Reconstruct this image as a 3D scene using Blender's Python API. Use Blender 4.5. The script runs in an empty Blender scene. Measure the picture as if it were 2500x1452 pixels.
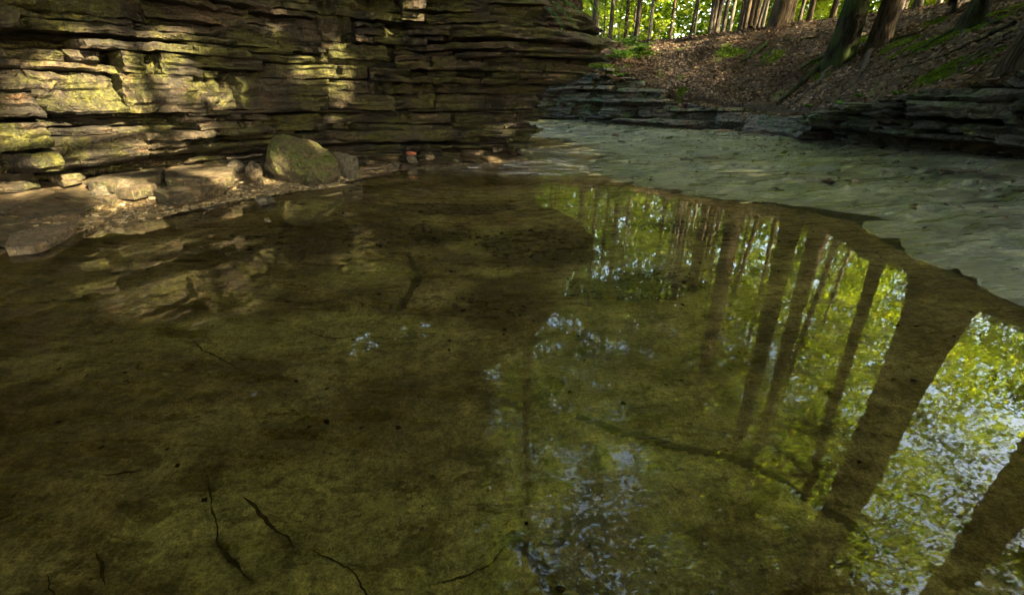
import bpy, bmesh, math, random
import numpy as np
from math import radians, sin, cos, pi, exp, sqrt

# ------------------------------------------------------------------ camera, sky, sun
scene = bpy.context.scene
COL = scene.collection
F_PX, TILT, EYE = 1040.0, radians(25.9), 1.2
cam_d = bpy.data.cameras.new('camera')
cam_d.sensor_width = 36.0
cam_d.lens = 36.0 * F_PX / 2500.0
cam_d.clip_start = 0.05
cam_d.clip_end = 600.0
cam = bpy.data.objects.new('camera', cam_d)
cam.location = (0, 0, EYE)
cam.rotation_euler = (radians(90) - TILT, 0, 0)
COL.objects.link(cam)
scene.camera = cam

SUN_EL = radians(28.0)
_az = np.array([0.85, -0.53]); _az /= np.linalg.norm(_az)
SUN = np.array([_az[0] * cos(SUN_EL), _az[1] * cos(SUN_EL), sin(SUN_EL)])   # towards the sun
world = bpy.data.worlds.new('World')
scene.world = world
world.use_nodes = True
wn = world.node_tree
for n in list(wn.nodes):
    wn.nodes.remove(n)
sky = wn.nodes.new('ShaderNodeTexSky')
sky.sky_type = 'NISHITA'
sky.sun_disc = False
sky.sun_elevation = SUN_EL
sky.sun_rotation = math.atan2(_az[0], _az[1])
sky.air_density = 1.4
sky.dust_density = 6.0
bg = wn.nodes.new('ShaderNodeBackground')
bg.inputs['Strength'].default_value = 0.15
wo = wn.nodes.new('ShaderNodeOutputWorld')
wn.links.new(sky.outputs[0], bg.inputs[0])
wn.links.new(bg.outputs[0], wo.inputs[0])

sun_d = bpy.data.lights.new('sun', 'SUN')
sun_d.energy = 5.0
sun_d.angle = radians(0.55)
sun_d.color = (1.0, 0.82, 0.5)
sun_o = bpy.data.objects.new('sun', sun_d)
from mathutils import Vector
sun_o.rotation_euler = Vector(SUN).to_track_quat('Z', 'Y').to_euler()
sun_o.location = (20, -12, 25)
COL.objects.link(sun_o)

scene.view_settings.view_transform = 'Standard'
scene.view_settings.look = 'None'
scene.view_settings.exposure = 4.2
scene.view_settings.gamma = 1.0
scene.view_settings.use_curve_mapping = False
scene.render.engine = 'CYCLES'
cy = scene.cycles
cy.use_denoising = True
cy.denoising_prefilter = 'ACCURATE'
cy.max_bounces = 6
cy.diffuse_bounces = 2
cy.glossy_bounces = 2
cy.transmission_bounces = 2
cy.transparent_max_bounces = 10
cy.sample_clamp_indirect = 8.0
cy.use_adaptive_sampling = True
cy.adaptive_threshold = 0.02
cy.adaptive_min_samples = 32

random.seed(7)
RNG = np.random.default_rng(7)

# ------------------------------------------------------------------ small helpers
def ray(px, py):
    u = (px - 1250) / F_PX; v = -(py - 726) / F_PX
    c, s = cos(TILT), sin(TILT)
    return np.array([u, c + v * s, -s + v * c])

def at_z(px, py, z=0.0):
    r = ray(px, py); t = (z - EYE) / r[2]
    return r * t + np.array([0, 0, EYE])

def at_y(px, py, Y):
    r = ray(px, py); t = Y / r[1]
    return r * t + np.array([0, 0, EYE])

def to_px(P):
    P = np.atleast_2d(P)
    c, s = cos(TILT), sin(TILT)
    z = P[:, 2] - EYE
    d = P[:, 1] * c - z * s
    up = P[:, 1] * s + z * c
    d = np.where(d < 1e-3, 1e-3, d)
    return 1250 + F_PX * P[:, 0] / d, 726 - F_PX * up / d

def _hash(ix, iy, iz, seed):
    h = (ix.astype(np.int64) * 374761393 + iy.astype(np.int64) * 668265263 + iz.astype(np.int64) * 2147483647 + seed * 974634777) & 0xFFFFFFFF
    h = ((h ^ (h >> 13)) * 1274126177) & 0xFFFFFFFF
    h = ((h ^ (h >> 16)) * 2246822519) & 0xFFFFFFFF
    h = h ^ (h >> 15)
    return (h & 0xFFFFFF) / float(0x7FFFFF) - 1.0

def vnoise(x, y, z=0.0, seed=0):
    x, y, z = np.broadcast_arrays(np.asarray(x, float), np.asarray(y, float), np.asarray(z, float))
    fx, fy, fz = np.floor(x), np.floor(y), np.floor(z)
    ux, uy, uz = x - fx, y - fy, z - fz
    ux = ux * ux * (3 - 2 * ux); uy = uy * uy * (3 - 2 * uy); uz = uz * uz * (3 - 2 * uz)
    r = 0
    for dx in (0, 1):
        wx = ux if dx else 1 - ux
        for dy in (0, 1):
            wy = uy if dy else 1 - uy
            for dz in (0, 1):
                wz = uz if dz else 1 - uz
                r = r + wx * wy * wz * _hash(fx + dx, fy + dy, fz + dz, seed)
    return r

def fbm(x, y, z=0.0, seed=0, octv=4, gain=0.5):
    a, f, r, t = 1.0, 1.0, 0, 0
    for o in range(octv):
        r = r + a * vnoise(np.asarray(x) * f, np.asarray(y) * f, np.asarray(z) * f, seed + o * 17)
        t += a; a *= gain; f *= 2.03
    return r / t

def smooth(e0, e1, x):
    t = np.clip((x - e0) / (e1 - e0), 0, 1)
    return t * t * (3 - 2 * t)

def mesh_np(name, verts, faces, mat=None, smoothed=False, colors=None, k=None):
    """verts (N,3); faces (M,k) int array with a fixed corner count"""
    verts = np.asarray(verts, np.float32); faces = np.asarray(faces, np.int32)
    me = bpy.data.meshes.new(name)
    kk = faces.shape[1]
    me.vertices.add(len(verts)); me.vertices.foreach_set('co', verts.ravel())
    me.loops.add(faces.size); me.loops.foreach_set('vertex_index', faces.ravel())
    me.polygons.add(len(faces))
    me.polygons.foreach_set('loop_start', np.arange(0, faces.size, kk, dtype=np.int32))
    try:
        me.polygons.foreach_set('loop_total', np.full(len(faces), kk, np.int32))
    except Exception:
        pass
    if colors is not None:
        for nm, arr in colors.items():
            a = me.color_attributes.new(nm, 'FLOAT_COLOR', 'POINT')
            c = np.ones((len(verts), 4), np.float32); arr = np.asarray(arr, np.float32)
            if arr.ndim == 1:
                c[:, 0] = c[:, 1] = c[:, 2] = arr
            else:
                c[:, :arr.shape[1]] = arr
            a.data.foreach_set('color', c.ravel())
    me.update(calc_edges=True)
    me.polygons.foreach_set('use_smooth', np.full(len(faces), bool(smoothed)))
    if mat is not None:
        me.materials.append(mat)
    return me

def obj(name, me, parent=None, label=None, cat=None, group=None, kind=None, loc=None):
    o = bpy.data.objects.new(name, me)
    COL.objects.link(o)
    if parent is not None:
        o.parent = parent
    if loc is not None:
        o.location = loc
    if label: o['label'] = label
    if cat: o['category'] = cat
    if group: o['group'] = group
    if kind: o['kind'] = kind
    return o

def thing(name, label, cat, loc=(0, 0, 0), group=None):
    return obj(name, None, None, label, cat, group, None, loc)

# ------------------------------------------------------------------ node material helpers
class NT:
    def __init__(self, name):
        self.m = bpy.data.materials.new(name); self.m.use_nodes = True
        self.t = self.m.node_tree
        for n in list(self.t.nodes): self.t.nodes.remove(n)
        self.out = self.t.nodes.new('ShaderNodeOutputMaterial')
    def n(self, typ, **kw):
        nd = self.t.nodes.new(typ)
        for k, v in kw.items(): setattr(nd, k, v)
        return nd
    def l(self, a, b): self.t.links.new(a, b)
    def set(self, nd, **kw):
        for k, v in kw.items(): nd.inputs[k.replace('_', ' ')].default_value = v
        return nd
    def coords(self, scale=(1, 1, 1), rot=(0, 0, 0), src='Object'):
        tc = self.n('ShaderNodeTexCoord'); mp = self.n('ShaderNodeMapping')
        mp.inputs['Scale'].default_value = scale; mp.inputs['Rotation'].default_value = rot
        self.l(tc.outputs[src], mp.inputs['Vector']); return mp.outputs[0]
    def noise(self, vec, scale, detail=4, rough=0.55, dist=0.0):
        nd = self.n('ShaderNodeTexNoise')
        nd.inputs['Scale'].default_value = scale; nd.inputs['Detail'].default_value = min(detail, 3.5)
        nd.inputs['Roughness'].default_value = rough; nd.inputs['Distortion'].default_value = dist
        self.l(vec, nd.inputs['Vector']); return nd.outputs['Fac']
    def ramp(self, fac, stops):
        nd = self.n('ShaderNodeValToRGB'); e = nd.color_ramp.elements
        while len(e) > 1: e.remove(e[-1])
        e[0].position = stops[0][0]; e[0].color = self._c(stops[0][1])
        for p, c in stops[1:]:
            x = e.new(p); x.color = self._c(c)
        self.l(fac, nd.inputs[0]); return nd.outputs[0]
    @staticmethod
    def _c(c):
        if isinstance(c, (int, float)): return (c, c, c, 1)
        return (c[0], c[1], c[2], 1)
    def mix(self, fac, a, b, mode='MIX'):
        nd = self.n('ShaderNodeMix', data_type='RGBA', blend_type=mode)
        for inp, v in ((0, fac), (6, a), (7, b)):
            if isinstance(v, (int, float)): nd.inputs[inp].default_value = v if inp == 0 else self._c(v)
            elif isinstance(v, tuple): nd.inputs[inp].default_value = self._c(v)
            else: self.l(v, nd.inputs[inp])
        return nd.outputs[2]
    def math(self, op, a, b=0.5, clamp=False):
        nd = self.n('ShaderNodeMath', operation=op); nd.use_clamp = clamp
        for i, v in ((0, a), (1, b)):
            if isinstance(v, (int, float)): nd.inputs[i].default_value = v
            else: self.l(v, nd.inputs[i])
        return nd.outputs[0]
    def attr(self, name):
        nd = self.n('ShaderNodeAttribute'); nd.attribute_name = name; return nd
    def bump(self, h, strength=0.4, dist=0.02, normal=None):
        nd = self.n('ShaderNodeBump'); nd.inputs['Strength'].default_value = strength
        nd.inputs['Distance'].default_value = dist; self.l(h, nd.inputs['Height'])
        if normal is not None: self.l(normal, nd.inputs['Normal'])
        return nd.outputs[0]
    def principled(self, col, rough=0.7, normal=None, spec=0.3):
        p = self.n('ShaderNodeBsdfPrincipled')
        if isinstance(col, tuple): p.inputs['Base Color'].default_value = self._c(col)
        else: self.l(col, p.inputs['Base Color'])
        if isinstance(rough, (int, float)): p.inputs['Roughness'].default_value = rough
        else: self.l(rough, p.inputs['Roughness'])
        p.inputs['Specular IOR Level'].default_value = spec
        if normal is not None: self.l(normal, p.inputs['Normal'])
        self.l(p.outputs[0], self.out.inputs[0]); return p

def rock_material(name, stops, moss=(0.115, 0.125, 0.02), moss_lo=0.48, moss_hi=0.62, rough=0.75, src='Object', strata=True, scale=1.0, spec=0.25, topmoss=False):
    t = NT(name)
    v = t.coords(src=src)
    big = t.noise(v, 1.1 * scale, 5, 0.6)
    base = t.ramp(big, [(0.5 + (p_ - 0.5) * 0.6, c_) for p_, c_ in stops])
    vz = t.coords((1.2, 1.2, 9), src=src)
    lam = t.noise(vz, 2.2 * scale, 5, 0.6)
    base = t.mix(t.ramp(lam, [(0.4, 0.0), (0.6, 0.7)]), base, (0.55, 0.5, 0.42), 'MULTIPLY')
    oi = t.n('ShaderNodeObjectInfo')
    hv = t.n('ShaderNodeHueSaturation')
    t.l(base, hv.inputs['Color'])
    t.l(t.math('MULTIPLY_ADD', oi.outputs['Random'], 0.5), hv.inputs['Value'])
    mm = hv.inputs['Value'].links[0].from_node
    mm.inputs[2].default_value = 0.72
    rust = t.noise(t.coords((1, 1, 2.5), src=src), 2.7 * scale, 3)
    c2 = t.mix(t.ramp(rust, [(0.6, 0.0), (0.76, 0.45)]), hv.outputs[0], (0.10, 0.052, 0.02))
    mn = t.noise(t.coords((1, 1, 1.4), src=src), 1.9 * scale, 6, 0.62, 0.3)
    mf = t.ramp(mn, [(moss_lo, 0.0), (moss_hi, 0.9)])
    if topmoss:
        ge = t.n('ShaderNodeNewGeometry'); sx = t.n('ShaderNodeSeparateXYZ'); t.l(ge.outputs['Normal'], sx.inputs[0])
        mf = t.math('MULTIPLY', mf, t.ramp(t.math('ADD', sx.outputs[2], t.math('MULTIPLY', mn, 0.6)), [(0.25, 0.0), (0.75, 1.0)]))
    mcol = t.mix(t.noise(v, 11 * scale, 4), moss, (moss[0] * 0.45, moss[1] * 0.62, moss[2] * 0.7))
    c3 = t.mix(mf, c2, mcol)
    fine = t.noise(v, 38 * scale, 5, 0.7)
    c4 = t.mix(1.0, c3, t.ramp(fine, [(0.36, 0.45), (0.64, 1.45)]), 'MULTIPLY')
    gr = t.noise(v, 13 * scale ** 0.5, 9, 0.78)
    c4 = t.mix(1.0, c4, t.ramp(gr, [(0.37, 0.35), (0.5, 0.95), (0.63, 1.7)]), 'MULTIPLY')
    h = t.math('ADD', t.math('MULTIPLY', lam, 1.0 if strata else 0.2), t.math('MULTIPLY', fine, 0.5))
    h = t.math('ADD', h, t.math('MULTIPLY', gr, 1.4))
    nb = t.bump(h, 1.0, 0.045)
    t.principled(c4, rough, nb, spec)
    return t.m

M = {}
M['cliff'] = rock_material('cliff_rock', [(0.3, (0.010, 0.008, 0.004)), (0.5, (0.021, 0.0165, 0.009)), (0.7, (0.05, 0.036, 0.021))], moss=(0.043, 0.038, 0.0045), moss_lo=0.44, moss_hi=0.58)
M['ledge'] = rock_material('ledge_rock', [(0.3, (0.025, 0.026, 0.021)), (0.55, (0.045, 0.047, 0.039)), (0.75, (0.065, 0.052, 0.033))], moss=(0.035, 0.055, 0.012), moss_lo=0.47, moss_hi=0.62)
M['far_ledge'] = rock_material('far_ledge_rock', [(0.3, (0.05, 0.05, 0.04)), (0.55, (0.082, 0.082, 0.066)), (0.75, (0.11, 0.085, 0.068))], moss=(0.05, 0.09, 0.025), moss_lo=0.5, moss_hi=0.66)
M['slab'] = rock_material('shore_slab_rock', [(0.3, (0.033, 0.025, 0.013)), (0.55, (0.06, 0.046, 0.025)), (0.75, (0.09, 0.064, 0.037))], moss=(0.07, 0.065, 0.02), moss_lo=0.52, moss_hi=0.68, strata=False, scale=2.5)
M['boulder'] = rock_material('boulder_rock', [(0.3, (0.05, 0.042, 0.02)), (0.6, (0.085, 0.066, 0.032)), (0.8, (0.11, 0.08, 0.04))], moss=(0.065, 0.075, 0.01), moss_lo=0.44, moss_hi=0.56, strata=False, rough=0.65, scale=3.2, topmoss=True)
M['wet_rock'] = rock_material('wet_rock', [(0.3, (0.05, 0.045, 0.03)), (0.6, (0.085, 0.075, 0.05)), (0.8, (0.11, 0.09, 0.06))], moss_lo=0.62, moss_hi=0.75, strata=False, rough=0.42, spec=0.4, scale=4.0)
M['stone'] = rock_material('loose_stone', [(0.3, (0.07, 0.058, 0.035)), (0.6, (0.125, 0.1, 0.062)), (0.8, (0.17, 0.115, 0.075))], moss_lo=0.65, moss_hi=0.8, strata=False, scale=5.0)

def simple(name, stops, scale=6, detail=4, rough=0.8, bump=0.3, stretch=(1, 1, 1), src='Object', dist=0.01, spec=0.3):
    t = NT(name); v = t.coords(stretch, src=src)
    nf = t.noise(v, scale, detail, 0.6)
    c = t.ramp(nf, stops)
    t.principled(c, rough, t.bump(nf, bump, dist), spec)
    return t.m

def bark(name, stops, moss=0.0, mosscol=(0.035, 0.055, 0.015)):
    t = NT(name); v = t.coords((9, 9, 1.3)); v2 = t.coords()
    r = t.noise(v, 2.2, 6, 0.65, 0.8)
    c = t.ramp(r, stops)
    c = t.mix(1.0, c, t.ramp(t.noise(v2, 1.3, 3), [(0.3, 0.7), (0.7, 1.25)]), 'MULTIPLY')
    if moss > 0:
        mf = t.ramp(t.noise(v2, 1.6, 4), [(0.62 - moss * 0.4, 0.0), (0.78 - moss * 0.4, 0.9)])
        c = t.mix(mf, c, mosscol)
    t.principled(c, 0.95, t.bump(r, 1.0, 0.04), 0.03)
    return t.m
M['bark'] = bark('brown_bark', [(0.38, (0.012, 0.009, 0.006)), (0.5, (0.032, 0.025, 0.016)), (0.64, (0.055, 0.043, 0.029))])
M['bark_moss'] = bark('mossy_bark', [(0.4, (0.004, 0.004, 0.003)), (0.5, (0.010, 0.009, 0.006)), (0.62, (0.022, 0.02, 0.014))], 0.5, (0.018, 0.028, 0.008))
M['bark_dark'] = bark('dark_bark', [(0.3, (0.012, 0.011, 0.009)), (0.5, (0.035, 0.03, 0.024)), (0.7, (0.07, 0.06, 0.048))])
M['bark_pale'] = bark('pale_bark', [(0.3, (0.06, 0.053, 0.042)), (0.5, (0.085, 0.076, 0.06)), (0.7, (0.12, 0.108, 0.088))])
M['deadwood'] = simple('dead_wood', [(0.3, (0.03, 0.024, 0.016)), (0.6, (0.085, 0.065, 0.042)), (0.8, (0.14, 0.11, 0.075))], 5, stretch=(1, 1, 1), bump=0.6)
M['driftwood'] = simple('drift_wood', [(0.3, (0.09, 0.06, 0.035)), (0.6, (0.19, 0.13, 0.08)), (0.8, (0.26, 0.19, 0.12))], 7, bump=0.5)

def leaf_material(name, lo, mid, hi, trans=0.45):
    t = NT(name)
    a = t.attr('tint')
    c = t.ramp(a.outputs['Fac'], [(0.0, lo), (0.5, mid), (1.0, hi)])
    d = t.n('ShaderNodeBsdfDiffuse'); tr = t.n('ShaderNodeBsdfTranslucent'); mx = t.n('ShaderNodeMixShader')
    t.l(c, d.inputs[0])
    t.l(t.mix(1.0, c, (1.25, 1.2, 0.55), 'MULTIPLY'), tr.inputs[0])
    mx.inputs[0].default_value = trans
    t.l(d.outputs[0], mx.inputs[1]); t.l(tr.outputs[0], mx.inputs[2]); t.l(mx.outputs[0], t.out.inputs[0])
    return t.m
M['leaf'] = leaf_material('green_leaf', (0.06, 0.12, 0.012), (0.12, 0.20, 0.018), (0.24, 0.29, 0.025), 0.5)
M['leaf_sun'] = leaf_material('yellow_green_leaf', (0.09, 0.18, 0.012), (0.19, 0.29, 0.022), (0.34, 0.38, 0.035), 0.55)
M['leaf_far'] = leaf_material('far_leaf', (0.03, 0.07, 0.008), (0.09, 0.16, 0.016), (0.24, 0.29, 0.03), 0.5)
M['hemlock'] = leaf_material('hemlock_needle', (0.018, 0.04, 0.014), (0.03, 0.065, 0.022), (0.06, 0.11, 0.04), 0.25)
M['hemlock_pale'] = leaf_material('hemlock_tip', (0.05, 0.11, 0.05), (0.09, 0.17, 0.085), (0.14, 0.24, 0.13), 0.35)
M['fern'] = leaf_material('fern_leaf', (0.05, 0.1, 0.02), (0.08, 0.16, 0.03), (0.13, 0.22, 0.05), 0.35)
M['litter'] = leaf_material('dead_leaf', (0.028, 0.019, 0.013), (0.085, 0.06, 0.043), (0.21, 0.152, 0.112), 0.12)
M['moss'] = leaf_material('moss_tuft', (0.03, 0.05, 0.008), (0.055, 0.09, 0.012), (0.1, 0.14, 0.02), 0.25)

# ------------------------------------------------------------------ plan of the creek: guide lines
def dense(poly, it=3, step=0.05):
    P = np.array([p[:2] for p in poly], float)
    X = np.array([p[2:] for p in poly], float) if len(poly[0]) > 2 else np.zeros((len(poly), 1))
    Q = np.hstack([P, X])
    for _ in range(it):
        a = Q[:-1] * 0.75 + Q[1:] * 0.25; b = Q[:-1] * 0.25 + Q[1:] * 0.75
        R = np.empty((len(a) * 2, Q.shape[1])); R[0::2] = a; R[1::2] = b
        Q = np.vstack([Q[:1], R, Q[-1:]])
    return Q

def sdist(x, y, Q):
    """signed distance (left of heading positive), arc length and extra value of nearest point"""
    x = np.asarray(x, float).ravel(); y = np.asarray(y, float).ravel()
    seg = np.linalg.norm(Q[1:, :2] - Q[:-1, :2], axis=1); S = np.concatenate([[0], np.cumsum(seg)])
    best = np.full(x.shape, 1e18); sd = np.zeros_like(x); sa = np.zeros_like(x); ex = np.zeros_like(x)
    for i in range(len(Q) - 1):
        a, b = Q[i], Q[i + 1]; dx, dy = b[0] - a[0], b[1] - a[1]; L2 = dx * dx + dy * dy + 1e-12
        t = np.clip(((x - a[0]) * dx + (y - a[1]) * dy) / L2, 0, 1)
        qx, qy = x - a[0] - t * dx, y - a[1] - t * dy
        d2 = qx * qx + qy * qy; m = d2 < best
        best = np.where(m, d2, best)
        sg = np.where(dx * (y - a[1]) - dy * (x - a[0]) >= 0, 1.0, -1.0)
        sd = np.where(m, sg * np.sqrt(d2), sd); sa = np.where(m, S[i] + t * seg[i], sa)
        ex = np.where(m, a[2] + t * (b[2] - a[2]), ex)
    return sd, sa, ex

# right-hand bank foot with the height of the ledge above it
FOOT = dense([(-60, 45, 1.6), (-20, 25, 1.6), (-8, 19.5, 2.1), (-1, 18.2, 2.1), (1.2, 17.0, 2.05), (2.8, 15.9, 1.7), (4.4, 14.5, 1.0), (6.2, 12.6, 0.55),
              (6.6, 10.8, 0.6), (6.05, 9.0, 0.75), (5.65, 7.4, 0.95), (5.85, 6.2, 1.2), (6.3, 5.2, 1.45), (7.0, 4.2, 1.6), (8.2, 2.6, 1.7), (9.5, 0, 1.8), (11, -6, 1.8), (13, -16, 1.8), (20, -60, 1.8)], 2)
# right shore of the pool
RSHORE = dense([(-30, 26, 0), (-4, 15.4, 0), (0.4, 13.6, 0), (1.7, 11.5, 0), (1.9, 9.3, 0), (1.25, 7.6, 0), (1.5, 6.45, 0), (2.3, 5.25, 0), (3.2, 4.95, 0), (3.5, 4.3, 0), (3.38, 3.85, 0),
                (3.2, 3.4, 0), (3.25, 3.0, 0), (3.15, 2.4, 0), (3.2, 1.7, 0), (3.6, 0.5, 0), (4.2, -3, 0), (6, -14, 0), (12, -60, 0)], 2)
# left shore
LSHORE = dense([(-8, -60, 0), (-6, -12, 0), (-4.9, -2, 0), (-4.35, 2.0, 0), (-4.2, 3.2, 0), (-4.07, 3.9, 0), (-3.62, 4.85, 0), (-3.15, 5.55, 0), (-2.55, 6.15, 0), (-2.3, 7.1, 0), (-1.2, 7.85, 0),
                (-0.2, 8.3, 0), (0.45, 8.75, 0), (0.5, 9.3, 0), (0.2, 10, 0), (-0.8, 11.7, 0), (-3, 13.3, 0), (-8, 14.8, 0), (-30, 24, 0)], 2)
# foot of the left cliff with its top height
CLIFF = dense([(-14, -60, 3.4), (-9, -6, 3.4), (-7.5, 0, 3.2), (-6.0, 2.6, 3.1), (-5.05, 4.2, 3.0), (-4.45, 5.0, 2.95), (-3.95, 5.9, 2.9), (-3.55, 6.9, 2.85), (-2.8, 7.75, 2.8), (-1.7, 8.15, 2.8), (-0.9, 8.32, 2.7),
               (-0.3, 8.5, 2.6), (0.15, 8.75, 2.55), (0.3, 9.15, 2.55), (0.1, 9.9, 2.5), (-0.8, 11.5, 2.3), (-3, 13.2, 2.6), (-8, 14.6, 2.8), (-30, 23, 3)], 3)

def seg_gauss(x, y, a, b, w):
    ax, ay = a; bx, by = b
    dx, dy = bx - ax, by - ay
    t = np.clip(((x - ax) * dx + (y - ay) * dy) / (dx * dx + dy * dy), 0, 1)
    d2 = (x - ax - t * dx) ** 2 + (y - ay - t * dy) ** 2
    return np.exp(-d2 / (w * w))

def pl(pts):           # photo points on the water plane -> plan
    return [tuple(at_z(px, py, -0.12)[:2]) for px, py in pts]
CRACKS = [pl(p) for p in ([(485, 1105), (492, 1180), (510, 1260), (545, 1310), (590, 1345)], [(570, 1155), (620, 1195), (665, 1235), (700, 1270)], [(735, 1275), (810, 1300), (860, 1350), (895, 1430)],
                          [(450, 790), (480, 825), (540, 850), (590, 870)], [(1240, 1290), (1180, 1340), (1060, 1355)], [(75, 1345), (100, 1400), (70, 1430)], [(205, 1290), (215, 1370)],
                          [(220, 1120), (300, 1110), (340, 1100)], [(700, 760), (800, 790), (880, 770)], [(640, 700), (760, 720), (880, 690), (960, 720)])]
STEPS = [pl([(1400, 985), (1500, 1020), (1600, 1050), (1700, 1075), (1830, 1120), (1930, 1175), (2060, 1250), (2160, 1340)]), pl([(1205, 1275), (1260, 1310), (1300, 1360), (1330, 1410), (1400, 1460)]),
         pl([(870, 470), (830, 500), (810, 520), (760, 545), (700, 560)]), pl([(820, 640), (900, 595), (980, 600), (1010, 640), (960, 720)])]

def terrain(x, y):
    """height and masks of the ground"""
    shp = np.shape(x); x = np.asarray(x, float).ravel(); y = np.asarray(y, float).ravel()
    wob = 0.10 * fbm(x * 1.3, y * 1.3, 0, 3, 3)
    dF, sF, zl = sdist(x + wob, y + wob, FOOT)
    # streaks run along the flow
    a = -0.62; xs, ys = x * cos(a) - y * sin(a), x * sin(a) + y * cos(a)
    streak = fbm(xs * 0.55, ys * 4.2, 0, 21, 4)
    dS, sS, _ = sdist(x + 0.06 * streak + 0.02 * fbm(x * 5, y * 5, 0, 24, 4), y + 0.05 * streak, RSHORE)
    dL, sL, _ = sdist(x, y, LSHORE)
    dC, sC, zt = sdist(x, y, CLIFF)
    w = np.minimum(-dS, -dL)                     # distance into the water
    up = smooth(7.0, 9.5, y)                     # upstream the bed is shallow
    needle = fbm(xs * 0.35, ys * 7.5, 0, 22, 4); gentle = smooth(4.2, 5.2, y) * (dL < -0.6)
    slope = 0.085 - 0.05 * gentle * smooth(1.6, 0.6, w)
    zb = -np.clip(slope * np.maximum(w, 0) ** 0.9, 0, 0.26) * (1 - 0.72 * up) - 0.003 + 0.016 * needle * gentle * smooth(1.3, 0.2, w)
    zb += 0.022 * fbm(xs * 0.8, ys * 1.8, 0, 5, 4) * smooth(0, 1.0, w) + 0.012 * up * streak
    alg = np.zeros_like(x)
    im = np.where((y > 0) & (y < 7) & (abs(x) < 4.2))[0]
    xi, yi = x[im], y[im]; jx, jy = xi + 0.03 * fbm(xi * 4, yi * 4, 0, 31, 3), yi + 0.03 * fbm(xi * 4, yi * 4, 0, 32, 3)
    nz = 1 + 0.8 * fbm(xi * 11, yi * 11, 0, 9, 3); zi, ai = zb[im], alg[im]
    for c in CRACKS:
        for p, q in zip(c[:-1], c[1:]):
            g = seg_gauss(jx, jy, p, q, 0.011 + 0.003 * nz); zi -= 0.006 * g; ai = np.maximum(ai, g * 0.2)
    zb[im], alg[im] = zi, ai
    for k, c in enumerate(STEPS):
        Q = np.array([(u[0], u[1], 0) for u in c])
        sd = np.full_like(x, 9.0); sa = np.zeros_like(x)
        sd[im], sa[im], _ = sdist(jx, jy, Q)
        near = np.exp(-(sd / 0.5) ** 2) * (sa > 0.001) * (sa < np.max(sa) - 0.001)
        zb += near * 0.03 * np.where(sd < 0, 1, 0); alg = np.maximum(alg, np.exp(-((sd - 0.035) / 0.035) ** 2) * near * 0.85)
    # dry creek bed on the right
    dfin = np.maximum(-dF, 0); ds = np.maximum(dS, 0)
    t = ds / (ds + dfin + 1e-6)
    zf = 0.16 + 0.2 * smooth(10, 5.5, y)
    zr = zf * t ** 1.25 + 0.014 * streak * (1 - t) + 0.02 * fbm(xs * 1.3, ys * 3, 0, 6, 4) * t
    zr += 0.016 * needle * gentle * smooth(1.0, 0.1, ds)
    q_ = ds * 1.3 + 0.9 * fbm(x * 0.5, y * 0.5, 0, 23, 4) + 0.25 * streak; fr_ = q_ - np.floor(q_)
    zr += (0.045 * smooth(0.0, 0.05, fr_) - 0.045 * fr_) * smooth(0.5, 1.4, ds)
    zr += 0.05 * smooth(0.55, 0.62, t + 0.05 * streak) * t        # a low step along the bank
    zr -= 0.07 * seg_gauss(x, y, (2.7, 4.98), (3.85, 4.36), 0.13)
    # left shore apron
    dl = np.maximum(dL, 0)
    zleft = 0.20 * dl ** 0.9 + 0.03 * fbm(x * 2.5, y * 2.5, 0, 8, 4) * smooth(0, 0.6, dl)
    zleft = np.minimum(zleft, 0.42)
    z = np.where(dL > 0, zleft, np.where(dS > 0, zr, zb))
    # left cliff mass
    zc = zt + 0.42 * np.maximum(dC - 0.7, 0) ** 0.9 + 0.12 * fbm(x * 0.9, y * 0.9, 0, 11, 4)
    zc = np.minimum(zc, 6.5 + 0.3 * fbm(x * 0.2, y * 0.2, 0, 12, 2))
    z = np.where(dC > 0, z + (zc - z) * smooth(0.62, 0.8, dC), z)
    # right and far bank
    top = 3.0 + 0.05 * np.clip(x - 6, 0, 14) - 0.015 * np.clip(y - 20, 0, 30)
    wid = 4.6
    rel = np.clip((dF - 0.55) / wid, 0, 1)
    und = 0.16 * fbm(x * 0.55, y * 0.55, 0, 13, 4) + 0.05 * fbm(x * 2.2, y * 2.2, 0, 14, 3)
    zbk = zl + (top - zl) * (1 - (1 - rel) ** 1.35) + und * smooth(0.3, 1.5, dF) + 0.03 * fbm(x * 5, y * 5, 0, 15, 3)
    zk = zr + (zbk - zr) * smooth(0.66, 0.84, dF)
    z = np.where((dF > 0) & (dC < 0.3), zk, z)
    litter = np.where(dF > 0.72, 1.0, 0.0); litter = np.maximum(litter, np.where(dC > 0.6, 1.0, 0.0))
    dry = np.where((dS > 0) & (dF < 0.8), 1.0, 0.0)
    R = dict(z=z, litter=litter, dry=dry, alg=alg, dF=dF, dS=dS, dL=dL, dC=dC, sF=sF, t=t, w=w, streak=streak, zt=zt)
    return {k: v.reshape(shp) for k, v in R.items()}

def axis(lo, knots, hi):
    fine = np.concatenate([np.arange(a, b - 1e-6, st) for a, b, st in knots] + [[knots[-1][1]]])
    f0, f1, step = knots[0][0], knots[-1][1], 0.055
    a, s, p = [], step, f0
    while p > lo:
        s *= 1.16; p -= s; a.append(p)
    b, s, p = [], step, f1
    while p < hi:
        s *= 1.16; p += s; b.append(p)
    return np.concatenate([np.array(a[::-1]), fine, np.array(b)])
AX = axis(-160, [(-6.6, -1.8, 0.045), (-1.8, 1.8, 0.02), (1.8, 4.5, 0.035), (4.5, 11.5, 0.06)], 160); AY = axis(-120, [(0.3, 2.4, 0.018), (2.4, 7.0, 0.035), (7.0, 13.0, 0.05), (13.0, 21.5, 0.07)], 220)
GX, GY = np.meshgrid(AX, AY)
T = terrain(GX, GY)
GZ = T['z']

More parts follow.
